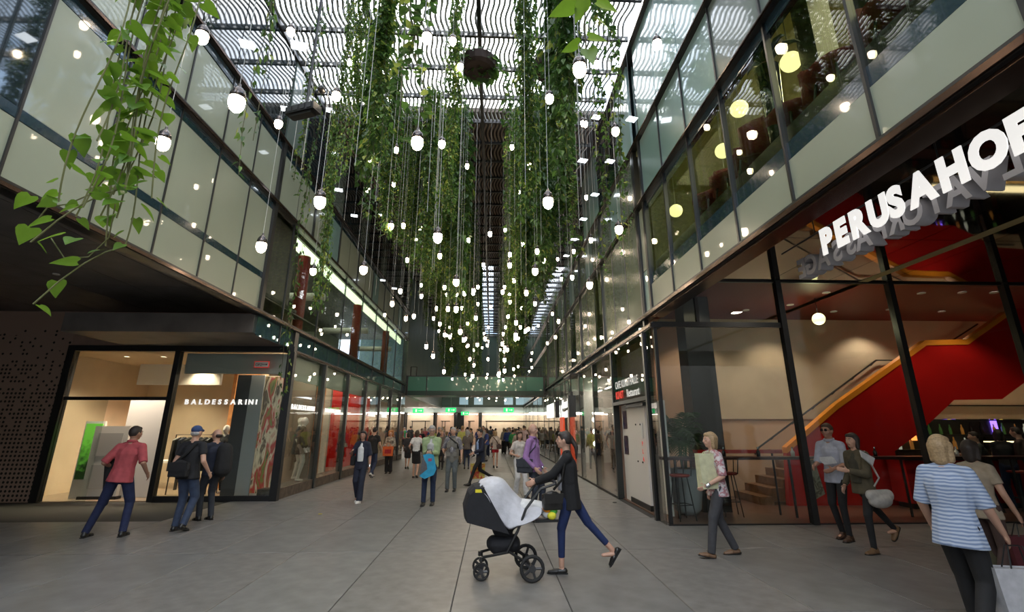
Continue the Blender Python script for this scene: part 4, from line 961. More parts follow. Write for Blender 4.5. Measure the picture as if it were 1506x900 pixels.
    if top is not None:
        t = MB(); hz_ = P+sd*(-.06-hem)*S
        t.con(hz_, waist, (.122 if hem > .02 else .104)*S*k, (.092 if fem else .098)*S*k, (1, 0, 0), 1.34); t.cap(waist, chest, (.090 if fem else .098)*S*k, .106*S*k, side, 1.36)
        t.cap(chest, neck-sd*.055*S, .106*S*k, .066*S, side, 1.40); t.cap(SHL, SHR, .056*S, .056*S); t.cap(neck-sd*.010*S, SHL, .050*S, .054*S); t.cap(neck-sd*.010*S, SHR, .050*S, .054*S)
        if belly: t.ell(waist+V((0, .05, .02))*S, (.14*S, .11*S+belly, .13*S))
        if fem:
            for s in (-1, 1): t.ell(chest+side*s*.065*S+V((0, .075, .03))*S, (.055*S, .055*S, .055*S))
        sl = dict(none=0, short=.62, elbow=1.0, threeq=1.5, long=2.0)[sleeve]
        for i in (0, 1):
            s = (SHL, SHR)[i]; n1 = min(sl, 1)
            if sl: e = s.lerp(El[i], n1); (t.con if sl <= 1 else t.cap)(e, s, (.058 if sl <= 1 else .053)*S*b, .058*S*b)
            if sl > 1: t.con(El[i].lerp(Wr[i], (sl-1)*.96), El[i], .038*S*b, .050*S*b)
        o = t.build('shirt' if not jacket else 'shirt', top, root); remesh(o, vox*1.1, 4)
    if jacket is not None:
        t = MB(); hz_ = P+sd*(-.10-jhem)*S
        t.con(hz_, waist, .122*S*k, .106*S*k, (1, 0, 0), 1.32); t.cap(waist, chest, .108*S*k, .114*S*k, side, 1.38); t.cap(chest, neck-sd*.05*S, .114*S*k, .074*S, side, 1.38); t.cap(SHL, SHR, .062*S, .062*S); t.cap(neck-sd*.010*S, SHL, .054*S, .060*S); t.cap(neck-sd*.010*S, SHR, .054*S, .060*S)
        sl = dict(none=0, short=.7, elbow=1, threeq=1.5, long=2.0)[sleeve]
        for i in (0, 1):
            if sl: (t.con if sl <= 1 else t.cap)(El[i], (SHL, SHR)[i], (.064 if sl <= 1 else .058)*S*b, .064*S*b)
            if sl > 1: t.con(El[i].lerp(Wr[i], (sl-1)*.97), El[i], .044*S*b, .056*S*b)
        o = t.build('jacket', jacket, root); remesh(o, vox*1.1, 4)
        if front is not None:
            f = MB(); f.con(waist+V((0, .088, -.10))*S, chest+V((0, .092, .0))*S, .060*S*b, .060*S*b, (1, 0, 0), 1.35); f.cap(chest+V((0, .092, 0))*S, neck+V((0, .032, -.05))*S, .060*S*b, .042*S, (1, 0, 0), .9)
            remesh(f.build('shirt_front', front, root), vox, 3)
    if collar is not None:
        cm = MB(); base = neck+sd*.005*S
        for q in range(10):
            a, a2 = R(36*q+10), R(36*q+46)
            p0 = base+V((math.sin(a)*.066, math.cos(a)*.062+.005, .0+.012*(1-math.cos(a))))*S; p1 = base+V((math.sin(a2)*.066, math.cos(a2)*.062+.005, .012*(1-math.cos(a2))))*S
            cm.cap(p0, p1, .015*S, .015*S, (0, 0, 1), 1.4, n=6)
        cm.build('collar', collar, root, True)
    if bottom is not None:
        t = MB()
        w = {'trousers': (.086, .066, .060, .050), 'skinny': (.082, .060, .054, .040), 'wide': (.090, .076, .072, .078), 'skirt': (.1, .07, .06, .05), 'shorts': (.094, .08, .06, .05), 'cropped': (.082, .060, .054, .042)}[bstyle]
        t.cap(P+V((-.0, 0, -.02))*S, P+sd*.09*S, .108*S*b, .098*S*b, (1, 0, 0), 1.36)
        if bstyle == 'skirt':
            kn = (Kn[0]+Kn[1])/2; t.con(kn, P, .108*S*b, .105*S*b, (1, 0, 0), 1.38)
        for i in (0, 1):
            hj = hipj[i]
            if bstyle == 'shorts': t.con(hj.lerp(Kn[i], .55), hj, .088*S*b, w[0]*S*b)
            elif bstyle == 'skirt': t.con(Kn[i], hj, .085*S, .085*S)
            else:
                t.cap(hj, Kn[i], w[0]*S*b, w[1]*S*b); end = A[i].lerp(Kn[i], .22 if bstyle == 'cropped' else -.06); t.con(end, Kn[i], w[3]*S*b, w[2]*S*b)
        t.ell(P+V((0, -.042, -.03))*S, (.135*S*b, .078*S*b, .095*S))
        remesh(t.build({'skirt': 'skirt', 'shorts': 'shorts'}.get(bstyle, 'trousers'), bottom, root), vox*1.1, 4)
        if bstyle in ('trousers', 'skinny', 'cropped', 'wide') and vox < .013 and hem <= .02 and (top is None or not jacket): MB().cap(P+sd*.075*S, P+sd*.10*S, .104*S*b, .103*S*b, (1, 0, 0), 1.36, n=20).build('belt', M_black, root, True)
    if shoes is not None:
        for i in (0, 1):
            pit = R(feet[i][3]); t = MB(); a = A[i]; RX = Matrix.Rotation(-pit, 3, 'X')
            def fp(x, y, z): return a + RX @ (V((x, y, z))*S)
            hh = .03 if heel else 0
            t.cap(fp(0, -.035, -.052), fp(0, .10, -.060), .038*S, .032*S, (1, 0, 0), 1.12); t.cap(fp(0, .06, -.058), fp(0, .155, -.066), .034*S, .022*S, (1, 0, 0), 1.5)
            if not heel: t.cap(fp(0, -.02, -.02), fp(0, .03, -.03), .042*S, .036*S)
            o = t.build('shoe', shoes, root); remesh(o, vox*.8, 2)
            q = MB(); i0 = 0
            prof = [(-.075, .026), (-.06, .036), (0, .036), (.06, .042), (.13, .046), (.172, .030), (.185, .012)]
            for z in (-.085, -.072):
                for y_, w_ in prof: q.v.append(tuple(fp(-w_, y_, z)))
                for y_, w_ in reversed(prof): q.v.append(tuple(fp(w_, y_, z)))
            n = 14; q.f = [tuple(range(n)), tuple(reversed(range(n, 2*n)))]+[(j, n+j, n+(j+1) % n, (j+1) % n) for j in range(n)]; q.m = [0]*(n+2)
            q.build('sole', M_black if shoes is not M_white else M_white, o)
    # --- hair
    hm = HAIRC.get(hair)
    if hairstyle != 'bald' and hm and not mannequin:
        t = MB()
        t.ell(hp(0, -.014, .018), (.082*S, .094*S, .100*S), 16, 10, M=HM)
        if hairstyle == 'short': t.ell(hp(0, .035, .068), (.062*S, .05*S, .034*S), 10, 7, M=HM)
        if hairstyle == 'fringe': t = MB(); t.ell(hp(0, -.04, -.02), (.078*S, .062*S, .05*S), 14, 8, M=HM)
        if hairstyle in ('bob', 'long', 'curly', 'pony'):
            t.ell(hp(0, .04, .066), (.068*S, .05*S, .038*S), 10, 7, M=HM)
        if hairstyle == 'bob':
            for s in (-1, 1): t.cap(hp(s*.066, -.01, .02), hp(s*.064, -.01, -.11), .032*S, .030*S)
            t.cap(hp(0, -.06, .02), hp(0, -.05, -.11), .06*S, .05*S, (1, 0, 0), 1.2)
        if hairstyle == 'long':
            for s in (-1, 1): t.cap(hp(s*.066, -.01, .02), hp(s*.075, .0, -.18), .030*S, .022*S)
            t.cap(hp(0, -.06, .02), hp(0, -.07, -.20), .06*S, .04*S, (1, 0, 0), 1.3)
        if hairstyle == 'curly':
            for q in range(26):
                a = q*2.399; z = -.14+.25*(q/26); rr = .095; t.ell(hp(rr*math.sin(a)*.95, -.02+rr*-abs(math.cos(a)), z), (.036*S,)*3, 7, 5)
        if hairstyle == 'pony':
            t.cap(hp(0, -.09, .03), hp(0, -.16, -.08), .034*S, .030*S); t.cap(hp(0, -.16, -.08), hp(0, -.17, -.22), .030*S, .012*S)
        remesh(t.build('hair', hm, root), vox, 2)
    if 'cap' in extras:
        t = MB(); t.ell(hp(0, -.008, .045), (.084*S, .098*S, .075*S), 14, 8, M=HM); t.cap(hp(0, .08, .035), hp(0, .14, .025), .03*S, .02*S, HM @ V((1, 0, 0)), 2.2)
        remesh(t.build('cap', cl('blue_cap', (.03, .06, .16)), root), vox, 2)
    if 'glasses' in extras or 'sunglasses' in extras:
        gmt = mat('dark_lens', (.01, .01, .012), .1) if 'sunglasses' in extras else M_black; t = MB()
        for s in (-1, 1):
            if 'sunglasses' in extras: t.ell(hp(s*.031, .097, .004), (.024*S, .006*S, .018*S), 10, 6, M=HM)
            else: t.tube([hp(s*.031+.021*math.cos(R(q)), .098, .002+.016*math.sin(R(q))) for q in range(0, 361, 45)], .0028*S, 5, caps=False)
            t.tube([hp(s*.05, .096, .006), hp(s*.078, .0, .008)], .003*S, 5)
        t.tube([hp(-.012, .1, .004), hp(.012, .1, .004)], .003*S, 5); t.build('sunglasses' if 'sunglasses' in extras else 'glasses', gmt, root)
    if 'watch' in extras: MB().cap(Wr[0]-(Wr[0]-El[0]).normalized()*.02, Wr[0]+(Wr[0]-El[0]).normalized()*.01, .033*S, .031*S, n=12).build('watch', M_chrome, root, True)
    if 'beltpack' in extras: MB().cap(P+V((-.12, -.05, .03))*S, P+V((-.12, .02, .03))*S, .05*S, .05*S).build('pouch', M_black, root, True)
    root['_j'] = 0; del root['_j']
    M = Matrix.Translation(V(loc)) @ Matrix.Rotation(R(yaw), 4, 'Z')
    W = lambda v: M @ v
    return dict(root=root, wr=[W(x) for x in Wr], el=[W(x) for x in El], sh=[W(SHL), W(SHR)], hip=[W(x) for x in hipj], neck=W(neck), head=W(hc), P=W(P), chest=W(chest), M=M, S=S, hp=lambda x, y, z: W(hp(x, y, z)))
def shoulder_bag(label, strap_pts, c, size, rz, m, ms=None, flap=True, name='shoulder_bag', soft=True):
    t_ = thing(name, label, 'bag', tuple(c), rz)
    w, d, h = size
    b = (MB().ell((0, 0, 0), (w*.52, d*.62, h*.56), 14, 8) if flap else MB().cap((-w*.34, 0, h*.16), (w*.34, 0, h*.10), h*.30, h*.34, (0, 1, 0), .7).ell((0, 0, -h*.16), (w*.42, d*.55, h*.40), 12, 8))
    if flap: b.box(-w/2*.9, w/2*.9, -d/2, d/2, -h/2, h/2*.8)
    o = b.build('pouch', m, t_); remesh(o, .014, 4)
    if flap: MB().prism([(-w*.47, h*.42), (w*.47, h*.42), (w*.43, -h*.12), (-w*.43, -h*.12)], -d*.66, -d*.56).build('flap', ms or m, t_)
    inv = (Matrix.Translation(V(c)) @ Matrix.Rotation(R(rz), 4, 'Z')).inverted()
    MB().tube([inv @ V(p) for p in strap_pts], .012, 6, flat=2.0).build('strap', ms or m, t_)
    return t_
def tote(label, top, size, rz, m, mh=None, print_=None, name='shopping_bag', hand=.16):
    w, d, h = size; t_ = thing(name, label, 'bag', (top[0], top[1], top[2]-h-hand), rz)
    b = MB(); i = 0
    b.v = [(-w*.46, -d/2, 0), (w*.46, -d/2, 0), (w*.46, d/2, 0), (-w*.46, d/2, 0), (-w/2, -d*.35, h), (w/2, -d*.35, h), (w/2, d*.35, h), (-w/2, d*.35, h),
           (-w/2+.01, -d*.3, h-.01), (w/2-.01, -d*.3, h-.01), (w/2-.01, d*.3, h-.01), (-w/2+.01, d*.3, h-.01)]
    b.f = [(0, 3, 2, 1), (0, 1, 5, 4), (1, 2, 6, 5), (2, 3, 7, 6), (3, 0, 4, 7), (4, 5, 9, 8), (5, 6, 10, 9), (6, 7, 11, 10), (7, 4, 8, 11), (8, 9, 10, 11)]; b.m = [0]*10
    b.build('bag_body', m, t_)
    for s in (-1, 1): MB().tube([(-w*.22, s*d*.33, h-.03), (-w*.12, s*d*.1, h+hand), (w*.12, s*d*.1, h+hand), (w*.22, s*d*.33, h-.03)], .006, 5).build('handle', mh or m, t_)
    if print_: 
        for s in (-1, 1): MB().box(-w*.3, w*.3, s*d*.47-.004, s*d*.47+.004, h*.25, h*.7).build('print', print_, t_)
    return t_

jeans = cl('dark_blue_denim', (.018, .028, .065)); navy = cl('navy_wool', (.014, .018, .035)); blk = cl('black_cloth', (.010, .010, .011)); greyc = cl('grey_cloth', (.13, .13, .13)); wht = cl('white_cloth', (.62, .62, .62))
brsh = mat('brown_leather', (.06, .03, .018), .4); bksh = mat('black_leather', (.012, .011, .010), .35)

# 1 man in salmon shirt
p = g0 = at(155, 790, z=0)
A1 = person('man in salmon pink shirt and dark jeans standing with legs apart, back to us', (-6.12, 8.62, 0), 8, 1.80, feet=((.02, -.26, 0, 0), (.0, .10, 0, 0)), hands=((-.10, .14, -.33), (.11, .08, -.42)), lean=(.09, .03), build=1.08,
            top=cl('salmon_shirt', (.42, .075, .085)), sleeve='elbow', hem=.04, bottom=cl('indigo_denim', (.012, .018, .06)), shoes=bksh, hair='dark', hairstyle='short', head=(-25, 0), vox=.010, skin=SKIN2, collar=cl('salmon_shirt', (.42, .075, .085)))
w_ = A1['wr'][0]
t_ = thing('folded_jacket', 'dark jacket hung over the left forearm of the man in salmon shirt', 'jacket', (w_.x-.02, w_.y-.02, w_.z))
b = MB().cap((-.0, 0, .08), (0, .05, -.42), .10, .07, (0, 1, 0), 1.2).cap((-.02, .02, .06), (-.04, .08, -.56), .06, .05); remesh(b.build('cloth', blk, t_), .014, 4)
# 2 man with cap
A2 = person('man in black T-shirt and blue cap seen from behind with a shoulder bag', (*at(262, 781, z=0).xy, 0), -6, 1.78, feet=((.02, 0, 0, 0), (-.08, .04, 0, 18)), hands=((-.09, .10, -.48), (.12, .10, -.45)), build=1.12, top=cl('black_tshirt', (.010, .010, .012)), sleeve='short', hem=.05,
            bottom=cl('faded_denim', (.03, .045, .085)), shoes=bksh, hair='grey', hairstyle='fringe', extras=('cap',), vox=.011)
c = A2['P']; shoulder_bag('black shoulder bag across the back of the man with the blue cap', [A2['sh'][1]+V((-.05, -.10, .05)), A2['chest']+V((.02, -.17, .0)), c+V((-.12, -.20, .18))], (c.x-.05, c.y-.20, c.z+.07), (.36, .10, .26), -6, blk)
# 3 bald man with backpack
A3 = person('balding man with glasses in dark polo shirt turning to the left', (*at(300, 765, z=0).xy, 0), 55, 1.72, feet=((.05, 0, 0, 0), (-.05, 0, 0, 0)), hands=((-.06, .26, -.40), (.10, .02, -.52)), build=1.06, belly=.02, top=navy, sleeve='short', hem=.05,
            bottom=cl('charcoal_trousers', (.03, .034, .045)), shoes=bksh, hair='dark', hairstyle='fringe', extras=('glasses', 'watch'), head=(25, 0), skin=SKIN, vox=.011)
t_ = thing('backpack', 'black backpack slung on the balding man in the dark polo', 'bag', tuple(A3['chest']+V((.22, -.06, -.12))), 55)
b = MB().cap((0, 0, .16), (0, -.02, -.20), .13, .15, (1, 0, 0), 1.1); remesh(b.build('pack', blk, t_), .016, 4); MB().tube([(.06, .1, .25), (.06, .22, .30), (.08, .33, .2), (.08, .33, -.05), (.05, .15, -.2)], .012, 5, flat=2).build('strap', M_black, t_); MB().tube([(-.05, -.02, -.2), (-.06, -.05, -.62)], .008, 5).build('loose_strap', M_black, t_)
# 4 woman in navy cardigan
A4 = person('woman in navy cardigan and white top walking toward us in dark flared jeans', (*at(527, 739, z=0).xy, 0), 172, 1.68, 'f', feet=((.16, 0, 0, -6), (-.14, 0, 0, 22)), hands=((-.10, .06, -.52), (.02, .24, -.16)), sleeve='elbow', hem=.0, jacket=cl('navy_cardigan', (.012, .015, .032)), jhem=.06, front=wht,
            bottom=cl('blue_black_denim', (.012, .016, .032)), bstyle='wide', shoes=M_white, hair='black', hairstyle='bob', extras=('watch',), vox=.0125, skin=SKIN2)
sh_ = A4['sh'][1]; hp_ = A4['hip'][1]; shoulder_bag('black handbag under the arm of the woman in navy cardigan', [sh_+V((0, 0, .06)), sh_+V((-.06, -.02, -.2)), hp_+V((-.12, .02, .12))], tuple(hp_+V((-.13, .0, .05))), (.22, .10, .22), 90, blk)
# 5 man black T back
A5 = person('man in black T-shirt and jeans walking away beside the shop windows', (*at(546, 702, z=0).xy, 0), -10, 1.78, feet=((.26, 0, 0, 0), (-.24, 0, .0, 30)), hands=((-.08, .10, -.5), (.08, .16, -.44)), top=blk, sleeve='short', hem=.05, bottom=jeans, shoes=wht, hair='black', vox=.014, face=False)
# 6 woman with curly hair
A6 = person('woman with curly ginger hair in black trousers carrying an orange bag', (*at(571, 696, z=0).xy, 0), 180, 1.64, 'f', feet=((.03, 0, 0, 0), (0, 0, 0, 0)), hands=((.02, .24, -.28), (-.02, .24, -.28)), top=picture_mat('patterned_blouse', 10, [(.10,.09,.07), (.42,.38,.3), (.2,.16,.12), (.08,.07,.06)], 0), sleeve='long', hem=.08, bottom=blk, bstyle='wide', shoes=bksh, hair='red', hairstyle='curly', vox=.015)
q = (A6['wr'][0]+A6['wr'][1])/2
tote('orange and red handbag held before the curly haired woman', (q.x, q.y-.12, q.z+.10), (.40, .10, .34), 12, cl('orange_bag_cloth', (.55, .10, .02)), None, cl('red_bag_print', (.35, .015, .02)), 'handbag', .12)
# 7 woman white shirt black skirt
A7 = person('woman in white blouse and black skirt walking away with a dark bag', (*at(610, 703, z=0).xy, 0), -5, 1.66, 'f', feet=((.10, 0, 0, 0), (-.10, 0, .0, 16)), hands=((-.10, .12, -.42), (.12, .18, -.38)), top=wht, sleeve='short', hem=.0, bottom=blk, bstyle='skirt', shoes=bksh, heel=True, hair='brown', hairstyle='bob', vox=.014, face=False)
q = A7['wr'][0]; shoulder_bag('black handbag at the left hip of the woman in the black skirt', [A7['sh'][0]+V((0, 0, .05)), q+V((-.05, 0, .3)), q+V((-.05, .02, .1))], tuple(q+V((-.05, .02, .05))), (.26, .12, .24), 80, blk)
# 8 man in green jacket
A8 = person('grey haired man in pale green jacket looking up, holding a blue bag', (*at(631, 742, z=0).xy, 0), 176, 1.80, feet=((.05, 0, 0, 0), (.14, .02, 0, 0)), hands=((.12, .25, -.27), (-.12, .25, -.27)), build=1.06, jacket=cl('pale_green_jacket', (.30, .38, .20)), jhem=.04, sleeve='long', front=cl('light_grey_tee', (.42, .42, .42)),
            bottom=jeans, shoes=bksh, hair='grey', hairstyle='short', extras=('glasses',), head=(8, 12), vox=.011, collar=cl('pale_green_jacket', (.30, .38, .20)))
q = (A8['wr'][0]+A8['wr'][1])/2
t_ = thing('handbag', 'bright blue and grey bag hanging from the hands of the man in green', 'bag', (q.x+.02, q.y-.12, q.z-.33), 8)
b = MB().prism([(-.14, .30), (-.02, .33), (.10, .30), (.17, 0), (.12, -.12), (-.08, -.20), (-.20, -.14), (-.10, -.05), (-.06, .1)], -.06, .06); b.build('bag_body', cl('bright_blue_cloth', (.03, .30, .50)), t_)
MB().prism([(-.145, .26), (-.05, .12), (-.03, .0), (-.10, -.05), (-.19, -.12), (-.17, .05)], -.065, .0).build('grey_side', cl('grey_mesh', (.10, .10, .11)), t_); MB().tube([(-.1, 0, .3), (-.04, 0, .42), (.04, 0, .42), (.08, 0, .3)], .008, 5).build('handle', M_black, t_)
MB().box(-.02, .06, -.07, -.06, .17, .23).build('patch', cl('red_patch', (.3, .08, .15)), t_)
# 9 man in grey vest
A9 = person('older grey haired man in grey field vest and grey trousers with shoulder strap', (*at(664, 722, z=0).xy, 0), 175, 1.76, feet=((.02, 0, 0, 0), (.12, .02, 0, 0)), hands=((-.10, .10, -.50), (.06, .20, -.32)), build=1.12, belly=.03, top=picture_mat('checked_shirt', 14, [(.35,.33,.3), (.15,.15,.18), (.4,.38,.36)], 0), sleeve='elbow', jacket=None,
            bottom=cl('mid_grey_trousers', (.11, .125, .13)), shoes=bksh, hair='grey', hairstyle='short', vox=.012, head=(-12, 0), collar=greyc)
t = MB(); S = A9['S']; L = A9['M'].inverted(); P_, ch, nk = L @ A9['P'], L @ A9['chest'], L @ A9['neck']
t.cap(P_+V((0, .01, -.10)), P_+V((0, .03, .13)), .135, .14, (1, 0, 0), 1.32); t.cap(P_+V((0, .03, .13)), ch, .14, .135, (1, 0, 0), 1.3); t.cap(ch, nk-V((0, 0, .07)), .135, .08, (1, 0, 0), 1.5)
remesh(t.build('vest', cl('stone_vest', (.20, .19, .165)), A9['root']), .013, 4)
for s in (-1, 1):
    for z in (0, .22): MB().box(s*.09-.05, s*.09+.05, .17, .20, .92+z, 1.03+z).build('pocket', cl('stone_vest', (.20, .19, .165)), A9['root'])
shoulder_bag('small dark bag on a strap beside the man in the grey vest', [A9['sh'][1]+V((.06, -.08, .06)), A9['chest']+V((.12, -.17, 0)), A9['hip'][0]+V((.08, -.1, .2))], tuple(A9['hip'][0]+V((.12, .08, .10))), (.2, .1, .2), 90, blk)
# 10 man navy suit
A10 = person('dark haired man striding left in navy blazer, pale blue shirt and black trousers', (*at(706, 713, z=0).xy, 0), 118, 1.79, feet=((.40, 0, 0, -8), (-.42, 0, .04, 42)), hands=((-.02, .30, -.36), (.10, -.05, -.5)), top=None, sleeve='long', jacket=cl('navy_blazer', (.010, .014, .035)), jhem=.09, front=cl('pale_blue_shirt', (.28, .38, .58)),
             bottom=blk, bstyle='skinny', shoes=bksh, hair='black', hairstyle='short', vox=.0125, head=(10, 0))
tie = A10['root']; L = A10['M'].inverted(); c0 = L @ A10['chest']; MB().prism([(c0.x-.02, c0.z+.13), (c0.x+.02, c0.z+.13), (c0.x+.035, c0.z-.2), (c0.x, c0.z-.24), (c0.x-.035, c0.z-.2)], c0.y+.158, c0.y+.168).build('tie', cl('grey_tie', (.06, .07, .11)), tie)
p = at(696, 686, z=.10)
tote('yellow and red printed shopping bag carried behind the striding man in blazer', (A10['wr'][1].x, A10['wr'][1].y, A10['wr'][1].z-.06), (.46, .16, .44), 5, picture_mat('yellow_red_bag', 5, [(.6,.42,.04), (.5,.03,.02), (.62,.48,.08), (.1,.2,.05)], 0), M_white, None, 'shopping_bag', .14)
# 12 woman beige, red shorts
A12 = person('blonde woman in beige top and red shorts walking away with a brown bag', (*at(728, 688, z=0).xy, 0), -3, 1.62, 'f', feet=((-.10, .03, .0, 20), (.14, 0, 0, 0)), hands=((-.08, .15, -.4), (.08, .12, -.42)), top=cl('beige_top', (.48, .40, .35)), sleeve='long', hem=.04, bottom=cl('red_shorts', (.45, .015, .03)), bstyle='shorts', shoes=bksh, heel=True, hair='blond', hairstyle='bob', vox=.016, face=False)
q = A12['hip'][1]; shoulder_bag('brown shoulder bag of the woman in red shorts', [A12['sh'][0]+V((0, -.05, .06)), A12['chest']+V((.05, -.17, -.02)), q+V((.08, -.1, .1))], tuple(q+V((.10, -.08, .03))), (.24, .1, .2), 0, brsh)
# 13 purple shirt man
purple = cl('purple_shirt', (.30, .16, .36))
A13 = person('bald man in lilac shirt and dark jeans standing with hand in pocket', (*at(786, 766, z=0).xy, 0), -118, 1.83, feet=((.12, .0, 0, 0), (-.04, .02, 0, 0)), hands=((-.08, .10, -.47), (.06, .14, -.45)), lean=(0, -.04), build=1.05, top=purple, sleeve='long', hem=.03, bottom=cl('dark_grey_jeans', (.022, .026, .038)), shoes=brsh, hair='dark', hairstyle='bald', head=(-8, 4), vox=.0105, skin=SKIN, collar=purple, extras=('watch',))
q = A13['hip'][0]; ch = A13['chest']
shoulder_bag('dark grey messenger bag slung across the man in the lilac shirt', [A13['sh'][0]+V((.0, -.05, .07)), ch+V((.03, -.15, .02)), ch+V((-.1, -.16, -.12)), at(775, 668, y=ch.y-.2)], tuple(at(772, 684, y=ch.y-.16)), (.34, .12, .27), -12, cl('charcoal_bag', (.03, .033, .04)))
# 14 woman with white trousers
A14 = person('dark haired woman in white trousers half hidden behind the lilac shirt', (*at(764, 731, z=0).xy, 0), -160, 1.66, 'f', feet=((.14, -.05, 0, 0), (-.06, 0, .0, 10)), hands=((-.1, .1, -.4), (.05, .2, -.3)), top=cl('ivory_top', (.55, .5, .45)), sleeve='short', bottom=cl('white_trousers', (.60, .58, .56)), bstyle='wide', shoes=brsh, hair='brown', hairstyle='bob', vox=.013)
# 15 woman pushing the stroller
A15 = person('woman with dark ponytail in black cardigan and cropped jeans pushing a stroller', (*at(842, 842, z=0).xy, 0), 84, 1.70, 'f', feet=((.13, .03, 0, 0), (-.50, 0, .05, 55)), hands=((.10, .42, -.30), (-.02, .38, -.32)), lean=(0, .06), sleeve='long', jacket=cl('black_cardigan', (.008, .008, .009)), jhem=.09, front=cl('grey_top', (.3, .3, .32)),
             bottom=cl('blue_cropped_denim', (.010, .022, .085)), bstyle='cropped', shoes=bksh, heel=True, hair='dark', hairstyle='pony', vox=.0085, head=(-10, -4))
q = at(812, 736, y=A15['P'].y-.22); shoulder_bag('small black handbag at the hip of the stroller woman', [A15['sh'][0]+V((0, 0, .07)), A15['sh'][0]+V((-.08, -.06, -.25)), q+V((.02, 0, .12))], tuple(q), (.26, .12, .20), 10, bksh)
# 17 blonde woman on the right
A17 = person('blonde woman in white floral blouse and grey trousers walking left', (*at(1066, 818, z=0).xy, 0), 93, 1.70, 'f', feet=((.22, 0, 0, -12), (-.20, 0, .0, 4)), hands=((-.03, .22, -.40), (.08, -.02, -.5)), build=1.08, top=picture_mat('floral_blouse', 11, [(.55,.5,.48), (.6,.56,.55), (.35,.12,.14), (.5,.47,.48), (.2,.2,.25)], 0), sleeve='elbow', hem=.06, bottom=cl('dark_grey_trousers', (.045, .045, .05)), bstyle='trousers',
             shoes=mat('tan_leather', (.16, .09, .05), .5), heel=True, hair='blond', hairstyle='bob', vox=.010, extras=('watch',))
q = at(1043, 680, y=A17['P'].y-.10)
tote('pale cream shopping bag carried by the blonde woman', (q.x-.02, q.y, q.z+.14), (.34, .13, .46), 12, cl('cream_bag', (.55, .54, .34)), None, None, 'shopping_bag', .02)
# 18 man with sunglasses
A18 = person('man with sunglasses in pale shirt and black trousers holding papers', (*at(1246, 794, z=0).xy, 0), 118, 1.82, feet=((.08, 0, 0, 0), (-.08, 0, 0, 5)), hands=((.02, .30, -.34), (-.02, .30, -.32)), top=cl('pale_grey_blue_shirt', (.38, .40, .48)), sleeve='elbow', hem=.06, bottom=blk, bstyle='skinny', shoes=brsh, hair='brown', hairstyle='short', extras=('sunglasses',), vox=.011, skin=SKIN2, collar=cl('pale_grey_blue_shirt', (.38, .40, .48)))
q = at(1214, 676, y=A18['P'].y-.25); t_ = thing('paper_sheets', 'loose pale printed papers held by the man with sunglasses', 'paper', tuple(q), 10)
for k in range(3): MB().prism([(-.16+.02*k, .02*k), (.12, .03+.01*k), (.16, -.05), (-.08, -.07+.01*k)], -.05+.02*k, -.046+.02*k).build('sheet', wht, t_)
# 19 woman in olive
A19 = person('woman with dark bob in olive jacket and black jeans striding left', (*at(1288, 812, z=0).xy, 0), 105, 1.67, 'f', feet=((.12, 0, 0, 0), (-.58, .0, .05, 50)), hands=((.06, .32, -.22), (.10, .05, -.46)), lean=(0, .05), sleeve='long', jacket=cl('olive_jacket', (.085, .07, .042)), jhem=.02, front=cl('olive_dark', (.05, .045, .03)), bottom=blk, bstyle='skinny', shoes=mat('tan_boot_leather', (.17, .095, .045), .6), hair='dark', hairstyle='bob', vox=.0105)
for i in (0, 1): pass
q = at(1294, 732, y=A19['P'].y-.2); shoulder_bag('large pale white slouchy bag of the woman in olive jacket', [A19['sh'][0]+V((0, 0, .06)), A19['sh'][0]+V((.05, -.12, -.3)), q+V((-.05, 0, .15))], tuple(q), (.50, .17, .25), 15, cl('pale_bag', (.42, .40, .37)), None, False)
q = at(1276, 672, y=A19['P'].y-.3); t_ = thing('paper_sheets', 'folded white paper in the hand of the woman in olive', 'paper', tuple(q), 20); MB().prism([(-.14, .09), (.14, -.02), (.06, -.12), (-.12, -.0)], -.01, .01).build('sheet', wht, t_)
# 20 woman in striped shirt, near right
stripe = mat('blue_striped_shirt', (.30, .38, .52), .85); nt = stripe.node_tree; bb = nt.nodes['Principled BSDF']; a_ = nt.nodes.new('ShaderNodeTexCoord'); wv = nt.nodes.new('ShaderNodeTexWave'); cr = nt.nodes.new('ShaderNodeValToRGB')
wv.bands_direction = 'Z'; wv.inputs['Scale'].default_value = 11; wv.inputs['Distortion'].default_value = 2.5; wv.inputs['Detail'].default_value = 1; cr.color_ramp.elements[0].color = (.14, .20, .34, 1); cr.color_ramp.elements[1].color = (.46, .52, .62, 1)
nt.links.new(a_.outputs['Object'], wv.inputs['Vector']); nt.links.new(wv.outputs['Color'], cr.inputs['Fac']); nt.links.new(cr.outputs['Color'], bb.inputs['Base Color'])
q = at(1394, 720, d=4.1)
A20 = person('fair haired woman in blue striped shirt and black trousers walking right', (q.x, q.y, 0), -62, 1.70, 'f', feet=((.22, 0, 0, 0), (-.20, 0, .02, 20)), hands=((-.10, .16, -.48), (.10, .16, -.48)), build=1.12, top=stripe, sleeve='elbow', hem=.10, bottom=blk, shoes=bksh, hair='blond', hairstyle='bob', vox=.0085, lean=(0, .05))
q = at(1450, 760, d=4.9)
A21 = person('person in beige shirt walking ahead of the striped shirt woman', (q.x+.30, q.y+.3, 0), -70, 1.62, 'f', feet=((.2, 0, 0, 0), (-.2, 0, .0, 20)), hands=((-.08, .05, -.5), (.10, .12, -.5)), top=cl('sand_shirt', (.32, .26, .19)), sleeve='short', hem=.06, bottom=cl('brown_trousers', (.06, .035, .03)), shoes=bksh, hair='dark', hairstyle='bob', vox=.011)
q = A20['wr'][1]; tote('white paper shopping bag at the lower right', (q.x+.03, q.y-.02, q.z-.08), (.42, .16, .38), -12, cl('white_paper_bag', (.42, .42, .44)), M_black, None, 'shopping_bag', .16)
